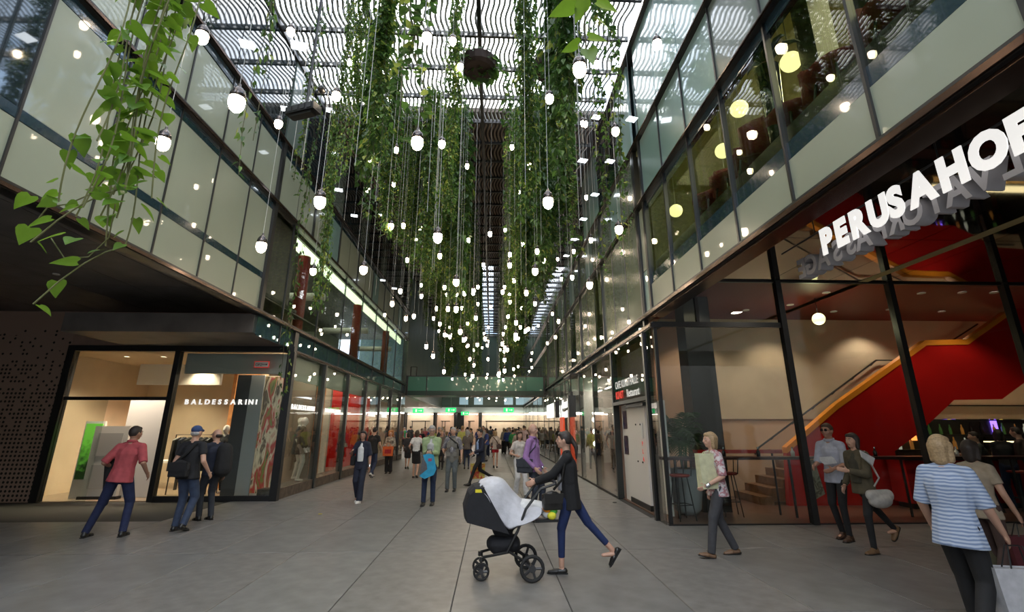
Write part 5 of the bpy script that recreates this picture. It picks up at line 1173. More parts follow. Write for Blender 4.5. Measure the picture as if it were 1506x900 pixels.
q = A21['wr'][1]; tote('dark red shopping bag behind the white paper bag', (q.x, q.y, q.z-.08), (.36, .16, .38), -12, cl('maroon_bag', (.07, .008, .012)), M_black, None, 'shopping_bag', .12)
q = A21['wr'][0]; tote('olive cloth bag hanging half hidden behind the striped shirt woman', (q.x+.02, q.y, q.z-.08), (.38, .18, .40), -20, cl('olive_bag', (.10, .09, .05)), M_black, None, 'shopping_bag', .12)
# mannequins
M_man = mat('mannequin_white', (.62, .60, .56), .35)
for i, (px, y, kw) in enumerate(((444, 14.35, dict(jacket=cl('olive_field_jacket', (.06, .05, .035)), sleeve='long', jhem=.12, bottom=cl('stone_shorts', (.32, .28, .24)), bstyle='shorts')), (458, 14.95, dict(top=cl('dark_knit', (.06, .06, .06)), sleeve='elbow', hem=.2, bottom=cl('black_shorts', (.03,.03,.03)), bstyle='shorts')),
        (511, 18.3, dict(jacket=cl('grey_violet_coat', (.16, .14, .22)), sleeve='long', jhem=.25, bottom=blk)), (536, 20.8, dict(top=cl('rose_dress', (.35, .12, .15)), sleeve='short', bottom=blk, bstyle='skirt')), (551, 22.9, dict(jacket=cl('red_coat', (.3, .03, .03)), sleeve='long', jhem=.2, bottom=greyc)))):
    kw.setdefault('top', None); person(['white mannequin in olive field jacket and stone shorts in the first display window', 'white mannequin in dark knitwear deeper in the first display window', 'mannequin in grey violet coat before the red wall', 'mannequin in rose top in the red shop window', 'mannequin in red coat in the farther red shop window'][i],
        ([-5.42, -5.76, -5.5, -5.5, -5.5][i], y, .25), -80, 1.80, face=False, mannequin=M_man, hairstyle='bald', vox=.013, cat='mannequin', name='mannequin', hands=((-.06, .12, -.5), (.06, .12, -.5)), **kw)
person('mannequin in dark shirt inside the entrance of the menswear shop', (-7.3, 13.9, .012), 170, 1.82, top=blk, sleeve='long', bottom=blk, face=False, mannequin=M_man, hairstyle='bald', vox=.016, cat='mannequin', name='mannequin')
# cafe guests
for i, (px, yaw, tp) in enumerate(((1432, 60, cl('dark_green_shirt', (.03, .035, .03))), (1462, -30, blk), (1496, 20, cl('brown_shirt', (.08, .05, .04))))):
    q = at(px, 690, y=10.55)
    person(['cafe guest in dark green shirt behind the striped shirt woman', 'cafe guest in black leaning at the bar', 'cafe guest in brown at the right end of the bar'][i], (q.x, 10.22, .012), yaw, 1.66+.05*i, 'f' if i == 1 else 'm', hands=((.1, .3, -.25), (-.1, .3, -.2)), lean=(0, .15), top=tp, sleeve='long', bottom=jeans, shoes=bksh, hair='dark', hairstyle='bob' if i == 1 else 'short', vox=.016)
# crowd under the bridge
protos = []
cr_top = [cl('crowd_%d' % i, c) for i, c in enumerate([(.5,.5,.5), (.04,.07,.25), (.45,.10,.12), (.03,.03,.035), (.35,.30,.24), (.04,.25,.08), (.45,.45,.12), (.12,.10,.09), (.50,.35,.35), (.08,.10,.14), (.10,.22,.25)])]
cr_bot = [jeans, blk, greyc, cl('khaki', (.16, .12, .07)), navy]
cr_hair = [HAIRC[k] for k in ('black', 'brown', 'dark', 'grey', 'blond')]
for i in range(6):
    P0 = person('pedestrian', (0, 60, 0), 0, [1.78, 1.66, 1.72, 1.82, 1.60, 1.70][i], 'mfmmff'[i], feet=[((.18, 0, 0, 0), (-.18, 0, 0, 20)), ((.03, 0, 0, 0), (0, 0, 0, 0))][i % 2], hands=((-.08, .12, -.48), (.10, .16-.1*i*.3, -.42)), top=cr_top[0], sleeve=['short', 'elbow', 'long'][i % 3], hem=.04,
                bottom=blk, bstyle=['trousers', 'skinny', 'trousers', 'trousers', 'skirt', 'wide'][i], shoes=bksh, hair='dark', hairstyle=['short', 'long', 'short', 'short', 'bob', 'bob'][i], vox=.028, face=False)
    protos.append(P0['root'])
bake()
for pr in protos:
    for o in list(pr.children):
        if o.name.startswith('shoe'):
            for s in list(o.children): D.objects.remove(s)
spots = [(754, 672, 5, 3, 0, 'pedestrian in green top walking away right of centre'), (708, 668, 1, 0, 0, 'pedestrian in royal blue shirt behind the striding man'), (741, 667, 4, 1, 20, 'pedestrian in sand jacket and dark trousers left of the green top'), (746, 668, 1, 1, 10, None), (686, 690, 7, 0, 5, 'pedestrian in brown jacket and jeans behind the grey vest'), (679, 683, 6, 3, 10, 'pedestrian in yellow top behind the field vest man'),
         (720, 662, 8, 2, 0, 'pedestrian in rose top in the middle of the crowd'), (762, 690, 4, 3, 170, 'pedestrian in cream beside the lilac shirt man'), (598, 690, 3, 1, 0, None), (648, 690, 7, 1, 180, None), (776, 664, 0, 1, 170, None), (668, 672, 9, 2, 0, None)]
def crowd(x, y, pi, ti, bi, yaw, label):
    o = protos[pi].copy(); C.objects.link(o); o.location = (x, y, 0); o.rotation_euler = (0, 0, R(yaw)); s = rnd.uniform(.95, 1.05); o.scale = (s, s, s); o['label'] = label; o['category'] = 'person'
    if label.startswith('distant'): o['group'] = 'crowd under the bridge' if 'pedestrian' in label else 'customers behind the right glass'
    for c in protos[pi].children:
        d = c.copy(); C.objects.link(d); d.parent = o; n = c.name.split('.')[0]
        mm = {'shirt': cr_top[ti], 'trousers': cr_bot[bi], 'skirt': cr_bot[bi], 'hair': cr_hair[(ti+pi) % 5]}.get(n)
        if mm and d.material_slots: d.material_slots[0].link = 'OBJECT'; d.material_slots[0].material = mm
placed = []
for (px, py, ti, bi, yaw, lab) in spots:
    q = at(px, py, z=0); crowd(q.x, q.y, [0, 1, 2, 3, 4, 5][(ti+bi) % 6], ti, bi, yaw, lab or 'distant pedestrian in the crowd below the footbridge'); placed.append((q.x, q.y))
n = 0
while n < 120:
    y = rnd.uniform(25, 48.5); x = rnd.uniform(-4.6, 2.6) if y < 30 else rnd.uniform(-12.5, 2.6)
    if y < 29 and rnd.random() < .72: continue
    if any((x-a)**2+(y-b_)**2 < .42 for a, b_ in placed): continue
    placed.append((x, y)); n += 1
    crowd(x, y, rnd.randrange(6), rnd.randrange(11), rnd.randrange(5), rnd.choice([0, 180, 170, 10, 90, -90, 30]), 'distant pedestrian in the crowd below the footbridge')
for i in range(10):      # people walking behind the right hand shop windows
    x, y = rnd.uniform(4.0, 5.8), 14+i*1.4; crowd(x, y, rnd.randrange(6), rnd.randrange(11), rnd.randrange(5), rnd.choice([0, 90, 180]), 'distant customer inside the right hand shops seen through the glass')
for pr in protos:
    for o in list(pr.children):
        for s in list(o.children): D.objects.remove(s)
        D.objects.remove(o)
    D.objects.remove(pr)

# ================================================================== STROLLER
q = at(741, 853, z=0); SX, SY = q.x, q.y+.12
t_ = thing('stroller', 'black stroller with silver cover and dark hood pushed by the woman in black', 'stroller', (SX, SY, 0), 4)
M_tyre = mat('rubber', (.015, .015, .015), .8); M_fab = cl('black_stroller_fabric', (.012, .012, .015)); M_silver = mat('silver_cover', (.48, .48, .52), .45, noise=(9, .15), bump=.6)
def wheel(x, y, r, wd_):
    w = D.objects.new('wheel', None); C.objects.link(w); w.parent = t_; w.location = (x, y, r)
    n = 20; tb = MB(); i0 = 0; n2 = 8
    for k in range(n):
        a = 2*math.pi*k/n
        for j in range(n2):
            t = 2*math.pi*j/n2; rr = r*.86+math.cos(t)*r*.14; tb.v.append((rr*math.cos(a), math.sin(t)*wd_/2, rr*math.sin(a)))
    for k in range(n):
        for j in range(n2): tb.f.append((k*n2+j, k*n2+(j+1) % n2, ((k+1) % n)*n2+(j+1) % n2, ((k+1) % n)*n2+j)); tb.m.append(0)
    tb.build('tyre', M_tyre, w, True)
    sp = MB()
    for k in range(5): a = 2*math.pi*k/5; sp.tube([(0, 0, 0), (r*.75*math.cos(a), 0, r*.75*math.sin(a))], .016, 5)
    sp.build('spokes', mat('dark_plastic', (.03, .03, .032), .4), w); MB().tube([(0, -wd_*.5, 0), (0, wd_*.5, 0)], r*.28, 12).build('hub', mat('dark_plastic', (.03, .03, .032), .4), w)
wheel(.30, -.27, .145, .05); wheel(.30, .27, .145, .05); wheel(-.27, -.13, .095, .045); wheel(-.27, .13, .095, .045)
F = M_black
MB().tube([(.30, -.27, .145), (.30, .27, .145)], .014, 6).build('axle', F, t_)
for s in (-1, 1):
    MB().tube([(.28, s*.20, .17), (.05, s*.18, .30), (-.27, s*.13, .24)], .017, 6).build('lower_frame', F, t_)
    MB().tube([(-.27, s*.13, .25), (-.27, s*.13, .20)], .03, 6).build('swivel_fork', F, t_)
    MB().tube([(.02, s*.19, .30), (.14, s*.21, .52), (.24, s*.22, .76), (.42, s*.22, .98), (.60, s*.20, 1.03)], .016, 6).build('push_bar', F, t_)
MB().tube([(.60, -.20, 1.03), (.62, -.1, 1.04), (.62, .1, 1.04), (.60, .20, 1.03)], .020, 8).build('handle', M_fab, t_)
b = MB().cap((-.12, 0, .36), (.10, 0, .36), .09, .10, (0, 1, 0), 1.8).cap((-.10, 0, .30), (.15, 0, .31), .06, .05, (0, 1, 0), 2.5); remesh(b.build('basket', M_fab, t_), .02, 3)
b = MB().cap((-.30, 0, .72), (.0, 0, .58), .10, .13, (0, 1, 0), 1.5).cap((0, 0, .58), (.26, 0, .66), .12, .08, (0, 1, 0), 1.6).cap((-.08, 0, .5), (.05, 0, .47), .06, .06, (0, 1, 0), 2); remesh(b.build('seat', M_fab, t_), .02, 3)
# hood: folded fan over the left end
hd = MB(); ribs = []
for (rx_, rz_) in ((-.47, .66), (-.49, .80), (-.44, .95), (-.38, 1.01), (-.29, 1.03)):
    ribs.append([V((rx_+.03*abs(s)**2, s*.24, rz_-.03*abs(s)**3)) for s in (-1, -.8, -.4, 0, .4, .8, 1)])
for rr in ribs: hd.v += [tuple(v) for v in rr]
for k in range(4):
    for j in range(6): a = k*7+j; hd.f.append((a, a+1, a+8, a+7)); hd.m.append(0)
for s, j in ((-.24, 0), (.24, 6)):
    c_ = len(hd.v); hd.v.append((.04, s, .50)); 
    for k in range(4): hd.f.append((c_, k*7+j, (k+1)*7+j)); hd.m.append(0)
o = hd.build('hood', M_fab, t_); so = o.modifiers.new('t', 'SOLIDIFY'); so.thickness = .012
MB().tube([tuple(v) for v in ribs[-1]], .012, 6).build('hood_edge', mat('grey_piping', (.25, .25, .26), .5), t_)
MB().box(-.36, -.27, -.25, -.235, .95, .985).build('yellow_tag', mat('yellow_tag', (.7, .6, .02), .5), t_)
# silver cover draped from the hood to the feet
cv = MB(); n1, n2 = 17, 11; r2 = random.Random(3)
def lin(P_, u):
    k = min(int(u*(len(P_)-1)), len(P_)-2); f = u*(len(P_)-1)-k; return P_[k][0]*(1-f)+P_[k+1][0]*f, P_[k][1]*(1-f)+P_[k+1][1]*f
TOPL = [(-.31, 1.04), (-.15, 1.10), (.0, 1.07), (.10, .93), (.22, .82), (.34, .80), (.44, .76)]; SIDE = [(-.30, 1.0), (-.20, .86), (-.09, .68), (.03, .54), (.16, .56), (.30, .62), (.44, .70)]
for i in range(n1):
    u = i/(n1-1); (tx, tz), (sx2, sz) = lin(TOPL, u), lin(SIDE, u)
    for j in range(n2):
        s = -1+2*j/(n2-1); f = abs(s)**2.2
        cv.v.append((tx*(1-f)+sx2*f+.012*math.sin(9*s+7*u), s*(.235+.012*math.sin(11*u))*(1 if f < 1 else 1.02), tz*(1-f)+sz*f+.014*math.sin(13*u+7*s)+r2.uniform(-.01, .01)))
for i in range(n1-1):
    for j in range(n2-1): a = i*n2+j; cv.f.append((a, a+1, a+n2+1, a+n2)); cv.m.append(0)
o = cv.build('silver_cover', M_silver, t_, True); so = o.modifiers.new('t', 'SOLIDIFY'); so.thickness = .012; sb = o.modifiers.new('s', 'SUBSURF'); sb.levels = 1; sb.render_levels = 1
b = MB().cap((.22, 0, .76), (.44, 0, .74), .09, .08, (0, 1, 0), 1.6); remesh(b.build('white_blanket', cl('white_blanket_cloth', (.6, .6, .6)), t_), .02, 3)
MB().box(.36, .64, -.16, .16, .60, .63).build('footrest', F, t_)
tt = thing('soft_toy', 'small orange, green and yellow soft toy on the stroller footrest', 'toy', (SX+.52, SY-.08, .70))
for c_, col, r_ in (((0, 0, .05), (.85, .30, .03), .05), ((.07, 0, .02), (.10, .45, .06), .045), ((.05, -.03, -.03), (.75, .70, .05), .045), ((.0, .03, -.02), (.6, .6, .6), .05)): MB().ell(c_, (r_*1.2, r_, r_), 10, 7).build('toy_patch', cl('toy_%.2f' % col[0], col), tt, True)
q = at(1305, 690, z=0)

# ================================================================== HANGING LAMPS
def lamp_meshes(s):
    bulb = MB().lathe([(.001, -.118*s), (.022*s, -.113*s), (.042*s, -.095*s), (.056*s, -.06*s), (.058*s, -.02*s), (.052*s, .015*s)], 14).mesh('bulb', M_bulb, True)
    sock = MB().lathe([(.056*s, .0), (.057*s, .03*s), (.048*s, .065*s), (.028*s, .092*s), (.012*s, .105*s), (.012*s, .13*s)], 14).mesh('socket', mat('lamp_socket', (.10, .085, .08), .15, metal=.9), True)
    return bulb, sock
BB, SS = lamp_meshes(1.12)
CAB = MB().tube([(0, 0, 0), (0, 0, 1)], .0035, 4).mesh('cable', M_cable)
FARL = MB().lathe([(.001, -.11), (.035, -.09), (.046, -.05), (.044, .02)], 8).lathe([(.047, .021), (.042, .08), (.02, .12), (.004, .14)], 8, 1).mesh('pendant_lamp', [M_bulb, mat('lamp_socket', (.1, .085, .08), .15, metal=.9)], True)
near = [(349,145,22,'large glowing bulb hanging before the upper left facade'), (241,205,18,'glowing bulb just right of the heart leaf vine'), (298,50,17,'glowing bulb near the top edge left of the large one'), (614,205,17,'glowing bulb hanging lowest in the front middle'), (471,292,16,'glowing bulb on the left below the projector'), (806,293,15,'glowing bulb right of the middle before the vines'),
        (644,345,13,'glowing bulb in the middle just left of the dark gap'), (628,52,14,'glowing bulb at the top left of the roof gap'), (495,138,12,'glowing bulb right of the projector'), (666,58,10,'glowing bulb at the top beside the fine ivy strand'), (535,393,11,'glowing bulb low on the left of the vine rows'), (385,358,14,'glowing bulb looping before the left facade corner post'),
        (852,97,19,'large bulb behind the big leaf at the upper right'), (966,62,13,'glowing bulb before the bright upper right facade'), (808,142,12,'glowing bulb in the right vine rows near the top'), (905,190,11,'glowing bulb before the right facade above the thin ivy'), (910,334,11,'glowing bulb low before the right facade'), (867,416,9,'glowing bulb lowest beside the right facade'),
        (650,209,10,'glowing bulb right of the lowest front middle bulb'), (787,396,9,'glowing bulb centred between the right vine rows'), (410,179,11,'glowing bulb left of the projector'), (575,330,8,'glowing bulb before the left dense vines'), (428,44,11,'glowing bulb at the top above the floodlight plate'), (877,92,10,'glowing bulb behind the large leaves at the upper right'), (677,96,8,'glowing bulb beside the hanging planter'), (461,396,9,'glowing bulb before the red column'), (671,412,9,'glowing bulb in the centre above the dark gap end')]
extra = [(687,243,7),(779,243,9),(753,215,6),(631,268,6),(544,232,9),(541,278,8),(577,445,8),(597,467,7),(689,352,7),(672,353,6),(711,388,6),(756,411,7),(774,429,8),(671,453,9),(696,429,7),(683,430,7),(743,337,6),(619,335,7),(599,381,7),(763,281,6),(750,373,7),(742,421,6),(750,443,6),(747,464,6),(759,473,7),(677,486,8),(682,498,7),(627,508,7),(637,522,7),(647,475,6),(654,491,6),(740,490,5),(739,503,5),(758,497,6),(746,513,6),(742,528,6),(742,544,6),(734,548,6),(653,545,6),(695,552,6),(697,536,5),(691,527,5),(664,513,5),(703,446,5),(657,432,5),(566,462,5),(515,90,8),(554,172,7),(583,219,7),(579,270,6),(861,181,8),(862,289,7),(857,180,6),(820,380,5),(722,450,5),(769,358,6),(612,352,5)]
for px, py, w, lab in near:
    dep = 696*.128/w; q = at(px, py, d=dep); q = inside(q if q.z < 9 else at(px, py, z=9.0))
    t_ = thing('pendant_lamp', lab, 'lamp', tuple(q)); obj('bulb', BB, t_); obj('socket', SS, t_); c_ = obj('cable', CAB, t_, (0, 0, .13)); c_.scale = (1, 1, ZR+.05-q.z-.13)
GL = 'small glowing bulb among the receding rows of hanging lamps'
def far_lamp(q):
    t_ = thing('pendant_lamp', GL, 'lamp', tuple(q), 0, 'rows of hanging lamps'); obj('bulb', FARL, t_); c_ = obj('cable', CAB, t_, (0, 0, .13)); c_.scale = (1, 1, ZR+.05-q[2]-.13)
for px, py, w in extra:
    q = at(px, py, d=min(27, 696*.135/w)); far_lamp(inside(q if q.z < 8.6 else at(px, py, z=rnd.uniform(7.2, 8.6))))
for xr, z0 in ((-2.3, 5.2), (-1.25, 4.6), (-.35, 4.9), (.35, 4.4), (1.2, 4.8), (2.2, 5.4)):
    y = 11.0
    while y < 47:
        z = z0+rnd.uniform(-.5, 1.6) if y < 26 else 4.15+rnd.uniform(0, .35)+(.6 if rnd.random() < .2 else 0)
        x = xr+(rnd.uniform(-.25, .25) if y < 26 else 0)
        if not (28.6 < y < 31.4 and z < 5): far_lamp((x, y, z))
        y += rnd.uniform(1.0, 1.7) if y < 26 else 2.0
# bare steel cables
me = MB().tube([(0, 0, 0), (0, 0, 1)], .0045, 4).mesh('steel_cable', M_cable)
for k in range(80):
    x = rnd.choice([-3.3, -2.7, -2.0, -1.3, -.7, .5, 1.1, 1.7, 2.5])+rnd.uniform(-.2, .2); y = rnd.uniform(5.5, 24); z = rnd.uniform(4.6, 6.5)
    o = obj('steel_cable', me, None, (x, y, z)); o.scale = (1, 1, ZR+.05-z); tag(o, 'thin bare steel cable hanging from the roof between the vines', 'cable', 'bare steel cables')
# small square light plates
M_plate = bulbmat('white_plate', (.85, .93, 1), 3.5)
pl_ = [(439,67,20,'brightest square light plate at the upper left under the roof'), (364,65,20,'tilted square light plate before the upper left facade'), (421,160,14,'square light plate beside the projector'), (486,162,12,None), (877,172,12,None), (929,175,11,None), (857,236,12,None), (897,237,11,None), (839,284,10,None), (875,286,9,None), (858,322,7,None), (844,352,7,None), (816,351,6,None), (833,376,6,None), (822,398,6,None), (498,279,11,None), (521,317,9,None), (561,316,8,None), (492,226,11,None), (580,424,7,None), (563,412,7,None)]
for px, py, w, lab in pl_:
    q = at(px, py, d=696*.20/w); q = inside(q if q.z < 9.8 else at(px, py, z=9.8)); t_ = thing('light_plate', lab or 'small white square light plate hung between the lamps', 'lamp', tuple(q), 15, None if lab else 'square light plates')
    MB().box(-.10, .10, -.08, .08, -.012, 0).build('diffuser', M_plate, t_); c_ = obj('cable', CAB, t_, (0, 0, 0)); c_.scale = (1, 1, ZR+.05-q.z)
# projector on a rod
q = at(446, 163, d=7.2); t_ = thing('projector', 'long black spotlight housing hung on a rod at the upper left', 'spotlight', tuple(q), -20)
MB().box(-.26, .26, -.09, .09, -.06, .06).box(-.2, .2, -.06, .06, -.10, -.06).build('housing', M_black, t_); MB().tube([(.05, 0, .06), (.05, 0, ZR-q.z)], .022, 6).build('rod', M_black, t_)
for k in range(4): MB().box(-.22+.12*k, -.14+.12*k, -.1, -.09, -.04, .04).build('louvre', mat('dark_plastic', (.03, .03, .032), .4), t_)
q = at(473, 132, d=7.4); t_ = thing('security_camera', 'small black round camera above the projector', 'camera', tuple(q)); MB().ell((0,0,0), (.06, .08, .06), 10, 8).build('housing', M_black, t_); MB().tube([(0, 0, .05), (0, 0, ZR-q.z)], .008, 5).build('rod', M_black, t_)
# ================================================================== HANGING VINES
LEAFM = [mat('ivy_leaf_dark', (.035, .080, .016), .42), mat('ivy_leaf_mid', (.085, .165, .028), .45), mat('ivy_leaf_yellow', (.22, .26, .045), .5)]
M_stem = mat('vine_stem', (.075, .07, .03), .7)
for m_ in LEAFM:
    b = m_.node_tree.nodes['Principled BSDF']; b.inputs['Transmission Weight'].default_value = 0; 
    t = m_.node_tree; tl = t.nodes.new('ShaderNodeBsdfTranslucent'); tl.inputs['Color'].default_value = tuple(min(1, 2.2*v) for v in b.inputs['Base Color'].default_value[:3])+(1,); mx = t.nodes.new('ShaderNodeMixShader'); mx.inputs[0].default_value = .35
    out = [n for n in t.nodes if n.type == 'OUTPUT_MATERIAL'][0]; t.links.new(b.outputs[0], mx.inputs[1]); t.links.new(tl.outputs[0], mx.inputs[2]); t.links.new(mx.outputs[0], out.inputs[0])
LEAFM[1].diffuse_color = (.05, .12, .02, 1)
def vine_mesh(L, n, ls, rad, ns, seed, yellow=.12, dark=.45):
    r = np.random.RandomState(seed); sm_ = MB(); ph = r.rand(ns)*6.28; base = (r.rand(ns, 2)-.5)*2*rad*.7; ends = L*(1-.35*r.rand(ns)**1.2)
    def pos(k, t): return np.stack([base[k, 0]+.06*np.sin(t*1.7+ph[k])+.03*np.sin(t*5+ph[k]*2), base[k, 1]+.06*np.cos(t*1.3+ph[k]*3), -t], -1)
    for k in range(ns):
        t = np.linspace(0, ends[k], 14); sm_.tube([tuple(v) for v in pos(k, t)], .005, 3, caps=False)
    k = r.randint(0, ns, n); t = ends[k]*r.rand(n)**.85; c = pos(k, t); a = r.rand(n)*6.28; off = r.rand(n)*rad*.55+ls*.4
    c = c+np.stack([np.cos(a)*off, np.sin(a)*off, (r.rand(n)-.5)*.1], -1)
    s = ls*(.6+.7*r.rand(n)); tilt = r.rand(n)*1.0+.35; roll = (r.rand(n)-.5)*1.2
    d = np.stack([np.cos(a)*np.cos(tilt), np.sin(a)*np.cos(tilt), -np.sin(tilt)], -1); w = np.stack([-np.sin(a)*np.cos(roll), np.cos(a)*np.cos(roll), np.sin(roll)], -1); nn = np.cross(d, w)
    pts = [(-.45, 0, 0), (-.35, -.42, .10), (.05, -.42, .12), (.75, 0, -.05), (.05, .42, .12), (-.35, .42, .10)]
    vv = np.stack([c+(d*p[0]+w*p[1]+nn*p[2])*s[:, None] for p in pts], 1).reshape(-1, 3)
    idx = np.arange(n)[:, None]*6
    f = np.concatenate([idx+np.array([0, 1, 2, 3]), idx+np.array([0, 3, 4, 5])], 0)
    me = D.meshes.new('leaves'); me.from_pydata(vv.tolist(), [], f.tolist())
    for m_ in LEAFM: me.materials.append(m_)
    q = r.rand(n); mi = np.where(q < yellow, 2, np.where(q < yellow+dark, 0, 1)); me.polygons.foreach_set('material_index', np.concatenate([mi, mi]).astype(np.int32)); me.update()
    return me, sm_.mesh('stems', M_stem)
VP = {'fine': [vine_mesh(6.2, 2600, .055, .17, 7, s, .18, .25) for s in (1, 2)], 'dense': [vine_mesh(6.0, 2600, .085, .26, 8, s, .14, .50) for s in (3, 4, 5)], 'dark': [vine_mesh(5.8, 1700, .12, .26, 7, s, .06, .75) for s in (6, 7)], 'thin': [vine_mesh(5.5, 300, .06, .06, 3, s, .1, .5) for s in (8, 9)]}
def vine(kind, x, y, zb, label, group=None, sxy=1.0, zt=None):
    me, st = rnd.choice(VP[kind]); zt = zt or ZR+.03; L = {'fine': 6.2, 'dense': 6.0, 'dark': 5.8, 'thin': 5.5}[kind]
    t_ = thing('hanging_vine', label, 'plant', (x, y, zt), rnd.uniform(0, 360), group)
    k = (zt-zb)/L
    a = obj('leaves', me, t_, kind='stuff'); b = obj('stems', st, t_, kind='stuff')
    for o in (a, b): o.scale = (sxy, sxy, k)
# individually placed strands: px at mid height, bottom px, depth
for px, pyb, d_, kind, lab, sxy in [(352, 300, 4.6, 'thin', 'thin ivy strand running down to the left spandrels', .8), (462, 470, 8.5, 'fine', 'long thin leaved ivy strand before the left corner post', .8), (402, 640, 10.5, 'thin', None, 1),
        (553, 250, 7.2, 'dense', 'dense broad leaved vine left of the roof gap', .9), (590, 225, 6.4, 'thin', 'bright yellow green vine lit from above near the top', 2.2), (660, 330, 9.0, 'fine', 'fine leaved ivy column left of the dark roof gap', 1.05), (620, 400, 12, 'dense', None, 1), (530, 330, 10, 'dark', None, .9), (505, 270, 8, 'fine', None, .8),
        (775, 330, 8.6, 'dense', 'broad leaved vine column right of the dark roof gap', .8), (818, 300, 8.2, 'dark', 'dark leaved vine column right of the centre rows', .9), (838, 250, 7.4, 'dark', None, .8), (900, 420, 9.5, 'thin', 'thin ivy strand hanging before the right facade', 1.5), (926, 400, 8.0, 'thin', 'sparse ivy strand beside the right corner post', 1.4), (846, 440, 11, 'thin', 'thin vine ending in a leafy tuft at right', 2.0),
        (430, 300, 9.5, 'thin', None, 1.2), (565, 370, 11, 'dense', None, .9), (640, 420, 13, 'fine', None, 1), (800, 420, 12, 'dark', None, .9), (745, 380, 11, 'thin', None, 1.6), (880, 60, 6.2, 'dark', 'leafy dark vine tuft at the top right of the roof', .7)]:
    q = at(px, pyb, d=d_); q = inside(q if q.z < 9 else at(px, pyb, z=9.0)); vine(kind, q.x, q.y, q.z, lab or 'broad leaved vine hanging among the green rows of the atrium', None if lab else 'rows of hanging vines', sxy)
VL = 'green vine column hanging among the receding rows under the roof'
for x0, kinds, zb in ((-3.3, ('thin', 'fine'), 6.6), (-2.5, ('dense', 'fine'), 5.9), (-1.75, ('fine', 'dense'), 5.3), (-1.05, ('dense', 'dark'), 5.0), (.62, ('dense', 'fine'), 5.1), (1.2, ('dark', 'dense'), 5.1), (1.9, ('dark', 'thin'), 5.8)):
    y = 12.2+rnd.uniform(0, 1)
    while y < 27.5:
        vine(rnd.choice(kinds), x0+rnd.uniform(-.2, .2), y, zb+rnd.uniform(-.3, 1.0), VL, 'rows of hanging vines', rnd.uniform(.85, 1.15)); y += rnd.uniform(1.25, 1.9)
    for y in (28.5, 32.5, 36, 40): vine('fine', x0+rnd.uniform(-.2, .2), y, 5.2+rnd.uniform(-.4, .8), VL, 'rows of hanging vines', 1.3)
# hanging planters under the roof
for i, (px, py, d_) in enumerate(((704, 96, 11.5), (812, 100, 11.0))):
    q = at(px, py, d=d_); t_ = thing('hanging_planter', ['dark round planter hung left of centre under the roof', 'dark round planter hung right of centre under the roof'][i], 'planter', tuple(q))
    MB().lathe([(.34, -.16), (.42, -.10), (.44, .10), (.40, .11), (.36, .06)], 18).build('pot', mat('planter_brown', (.028, .014, .010), .8), t_)
    lm_, sm2 = vine_mesh(.5, 260, .16, .42, 9, 20+i, .05, .8); obj('leaves', lm_, t_, (0, 0, .25), kind='stuff')
    for a in (0, 120, 240): MB().tube([(.5*math.cos(R(a)), .5*math.sin(R(a)), .15), (0, 0, max(.3, ZR-q.z-.06))], .006, 4).build('cable', M_cable, t_)

# near heart leaf vine: every leaf is a part
HL = []
def heart(name, w, l, m_, cup=.12):
    b = MB(); prof = [(0, .0), (-.12, .30), (.02, .48), (.22, .50), (.48, .38), (.78, .17), (1.0, 0)]
    for (y, x) in prof: b.v.append((0 if x == 0 else x*w, y*l, cup*w*(x*2)**1.5 - .10*l*(y**2)))
    n = len(prof)
    mid = [(0, y*l, -.10*l*(y**2)) for y in (.0, .15, .35, .6, 1.0)]
    b.v = [(0, 0, 0), (.30*w, -.12*l, .02*l), (.48*w, .02*l, .05*l), (.50*w, .22*l, .05*l), (.38*w, .48*l, .02*l), (.17*w, .78*l, -.05*l), (0, 1.0*l, -.13*l), (0, .22*l, -.01*l), (0, .48*l, -.03*l), (0, .78*l, -.08*l),
           (-.30*w, -.12*l, .02*l), (-.48*w, .02*l, .05*l), (-.50*w, .22*l, .05*l), (-.38*w, .48*l, .02*l), (-.17*w, .78*l, -.05*l)]
    b.f = [(0, 1, 2, 7), (7, 2, 3), (7, 3, 4, 8), (8, 4, 5, 9), (9, 5, 6), (0, 7, 11, 10), (7, 12, 11), (7, 8, 13, 12), (8, 9, 14, 13), (9, 6, 14)]; b.m = [0]*10
    return b.mesh(name, m_, True)
M_heart = mat('heart_leaf', (.10, .21, .025), .35, noise=(12, .3)); M_heart2 = mat('heart_leaf_dark', (.045, .12, .015), .35, noise=(12, .3)); M_heart3 = mat('big_leaf', (.085, .15, .03), .4, noise=(15, .3))
for m_ in (M_heart, M_heart2, M_heart3):
    t = m_.node_tree; b = t.nodes['Principled BSDF']; tl = t.nodes.new('ShaderNodeBsdfTranslucent'); tl.inputs['Color'].default_value = (.22, .40, .03, 1); mx = t.nodes.new('ShaderNodeMixShader'); mx.inputs[0].default_value = .4
    out = [n for n in t.nodes if n.type == 'OUTPUT_MATERIAL'][0]; t.links.new(b.outputs[0], mx.inputs[1]); t.links.new(tl.outputs[0], mx.inputs[2]); t.links.new(mx.outputs[0], out.inputs[0])
HL = [heart('leaf', .085, .105, M_heart), heart('leaf', .075, .11, M_heart2), heart('leaf', .095, .115, M_heart)]
o0 = at(205, 150, d=2.75); vt = thing('hanging_vine', 'nearest vine with large heart shaped leaves at the upper left', 'plant', (o0.x, o0.y, ZR-.1))
r3 = random.Random(11)
tops = []
